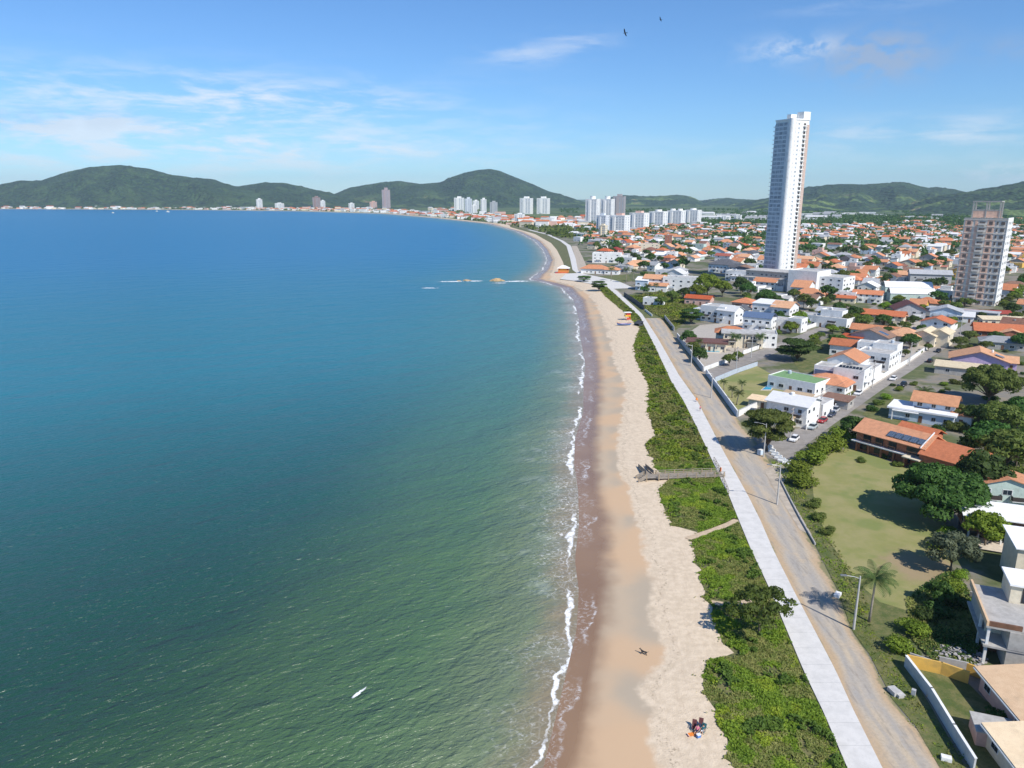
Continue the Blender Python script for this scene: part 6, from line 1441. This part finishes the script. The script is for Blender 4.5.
chair(693.8,729,MRC,R(250),'maroon folding beach chair, left of the two in the back row'); chair(700.5,727.5,MRC,R(250),'maroon folding beach chair, right of the two in the back row')
c1=chair(697,732.5,NVC,R(235),'dark beach chair with the seated person in pink'); c2=chair(702.5,732.5,TLC,R(235),'teal beach chair with the seated person in teal')
figure('person',c1.location+Vector((0,0,-.06)),R(235),pose('sit'),EDG,'person in pink top sitting in the dark beach chair',PKC,NVC)
figure('person',c2.location+Vector((0,0,-.06)),R(235),pose('sit'),EDG,'person in teal sitting in the teal beach chair',TLC,WTC)
tw=thing('beach_towel','orange beach towel spread left of the seated people','towel',g(693,734,-.08),.3)
q=MB(); V,Fq=grid([[(x*.36-.72,y*.3-.3,.03+.012*math.sin(x*2+y*3)) for y in range(3)] for x in range(5)]); q.add(V,Fq); q.build('cloth',ORC,tw); q=MB()
for x in (-.70,.62): q.box(x,x+.06,-.29,.29,.045,.055)
q.build('border',WTC,tw)
bg_=thing('beach_bag','small white and blue cool bag at the feet of the group','bag',g(698.5,737,-.1),.4); slab(bg_,'body',-.25,.25,-.18,.18,0,.35,BLUE); slab(bg_,'lid',-.27,.27,-.2,.2,.353,.42,WTC)
# dark dog on the damp sand
def dog():
    o=bpy.data.meshes.new('dog'); J=dict(pelvis=((-.28,0,.50),.10),mid=((0,0,.47),.10),chest=((.27,0,.50),.13),neck=((.42,0,.64),.075),head=((.55,0,.74),.075),muz=((.70,0,.70),.04),t1=((-.42,0,.56),.03),t2=((-.62,0,.70),.02))
    ed=[('pelvis','mid'),('mid','chest'),('chest','neck'),('neck','head'),('head','muz'),('pelvis','t1'),('t1','t2')]
    for s,n in ((1,'l'),(-1,'r')):
        J.update({'fs'+n:((.27,s*.09,.40),.06),'fk'+n:((.30+s*.05,s*.09,.22),.035),'fp'+n:((.26+s*.12,s*.09,.03),.035),'hs'+n:((-.27,s*.09,.40),.075),'hk'+n:((-.20-s*.03,s*.09,.27),.045),'hh'+n:((-.36-s*.06,s*.09,.16),.03),'hp'+n:((-.32-s*.1,s*.09,.03),.035)})
        ed+=[('chest','fs'+n),('fs'+n,'fk'+n),('fk'+n,'fp'+n),('pelvis','hs'+n),('hs'+n,'hk'+n),('hk'+n,'hh'+n),('hh'+n,'hp'+n)]
    keys=list(J); o.from_pydata([J[k][0] for k in keys],[(keys.index(a),keys.index(b_)) for a,b_ in ed],[])
    ob=bpy.data.objects.new('dog',o); C.objects.link(ob); sk=ob.modifiers.new('skin','SKIN'); ss=ob.modifiers.new('s','SUBSURF'); ss.levels=ss.render_levels=1
    for i,k in enumerate(keys): v=o.skin_vertices[0].data[i]; v.radius=(J[k][1],)*2; v.use_root=(k=='pelvis')
    ev=ob.evaluated_get(bpy.context.evaluated_depsgraph_get()); m2=bpy.data.meshes.new_from_object(ev); ob.modifiers.clear(); ob.data=m2; m2.materials.append(BL)
    for s in (-1,1): q=MB(); q.add([(.50,s*.05,.80),(.56,s*.05,.80),(.53,s*.085,.79),(.52,s*.06,.90)],[(0,1,3),(1,2,3),(2,0,3),(0,2,1)]); q.build('ear',BL,ob)
    return ob
d=dog(); d.location=g(644,655,-.75); d.rotation_euler=(0,0,2.6); d.scale=(1.15,)*3; prop(d,'dark dog walking alone across the damp sand','dog')
# ---------------------------------------------------------------- haze
mh=bpy.data.materials.new('haze_air'); mh.use_nodes=True; t=mh.node_tree; t.nodes.clear()
pv=N(t,'ShaderNodeVolumePrincipled'); pv.inputs['Color'].default_value=(.60,.82,1,1); pv.inputs['Density'].default_value=HAZE
N(t,'ShaderNodeOutputMaterial',ins={1:pv.outputs[0]})
m=MB(); m.box(-15000,15500,-40,14500,-8,420)
hz=m.build('haze',mh); prop(hz,kind='stuff')
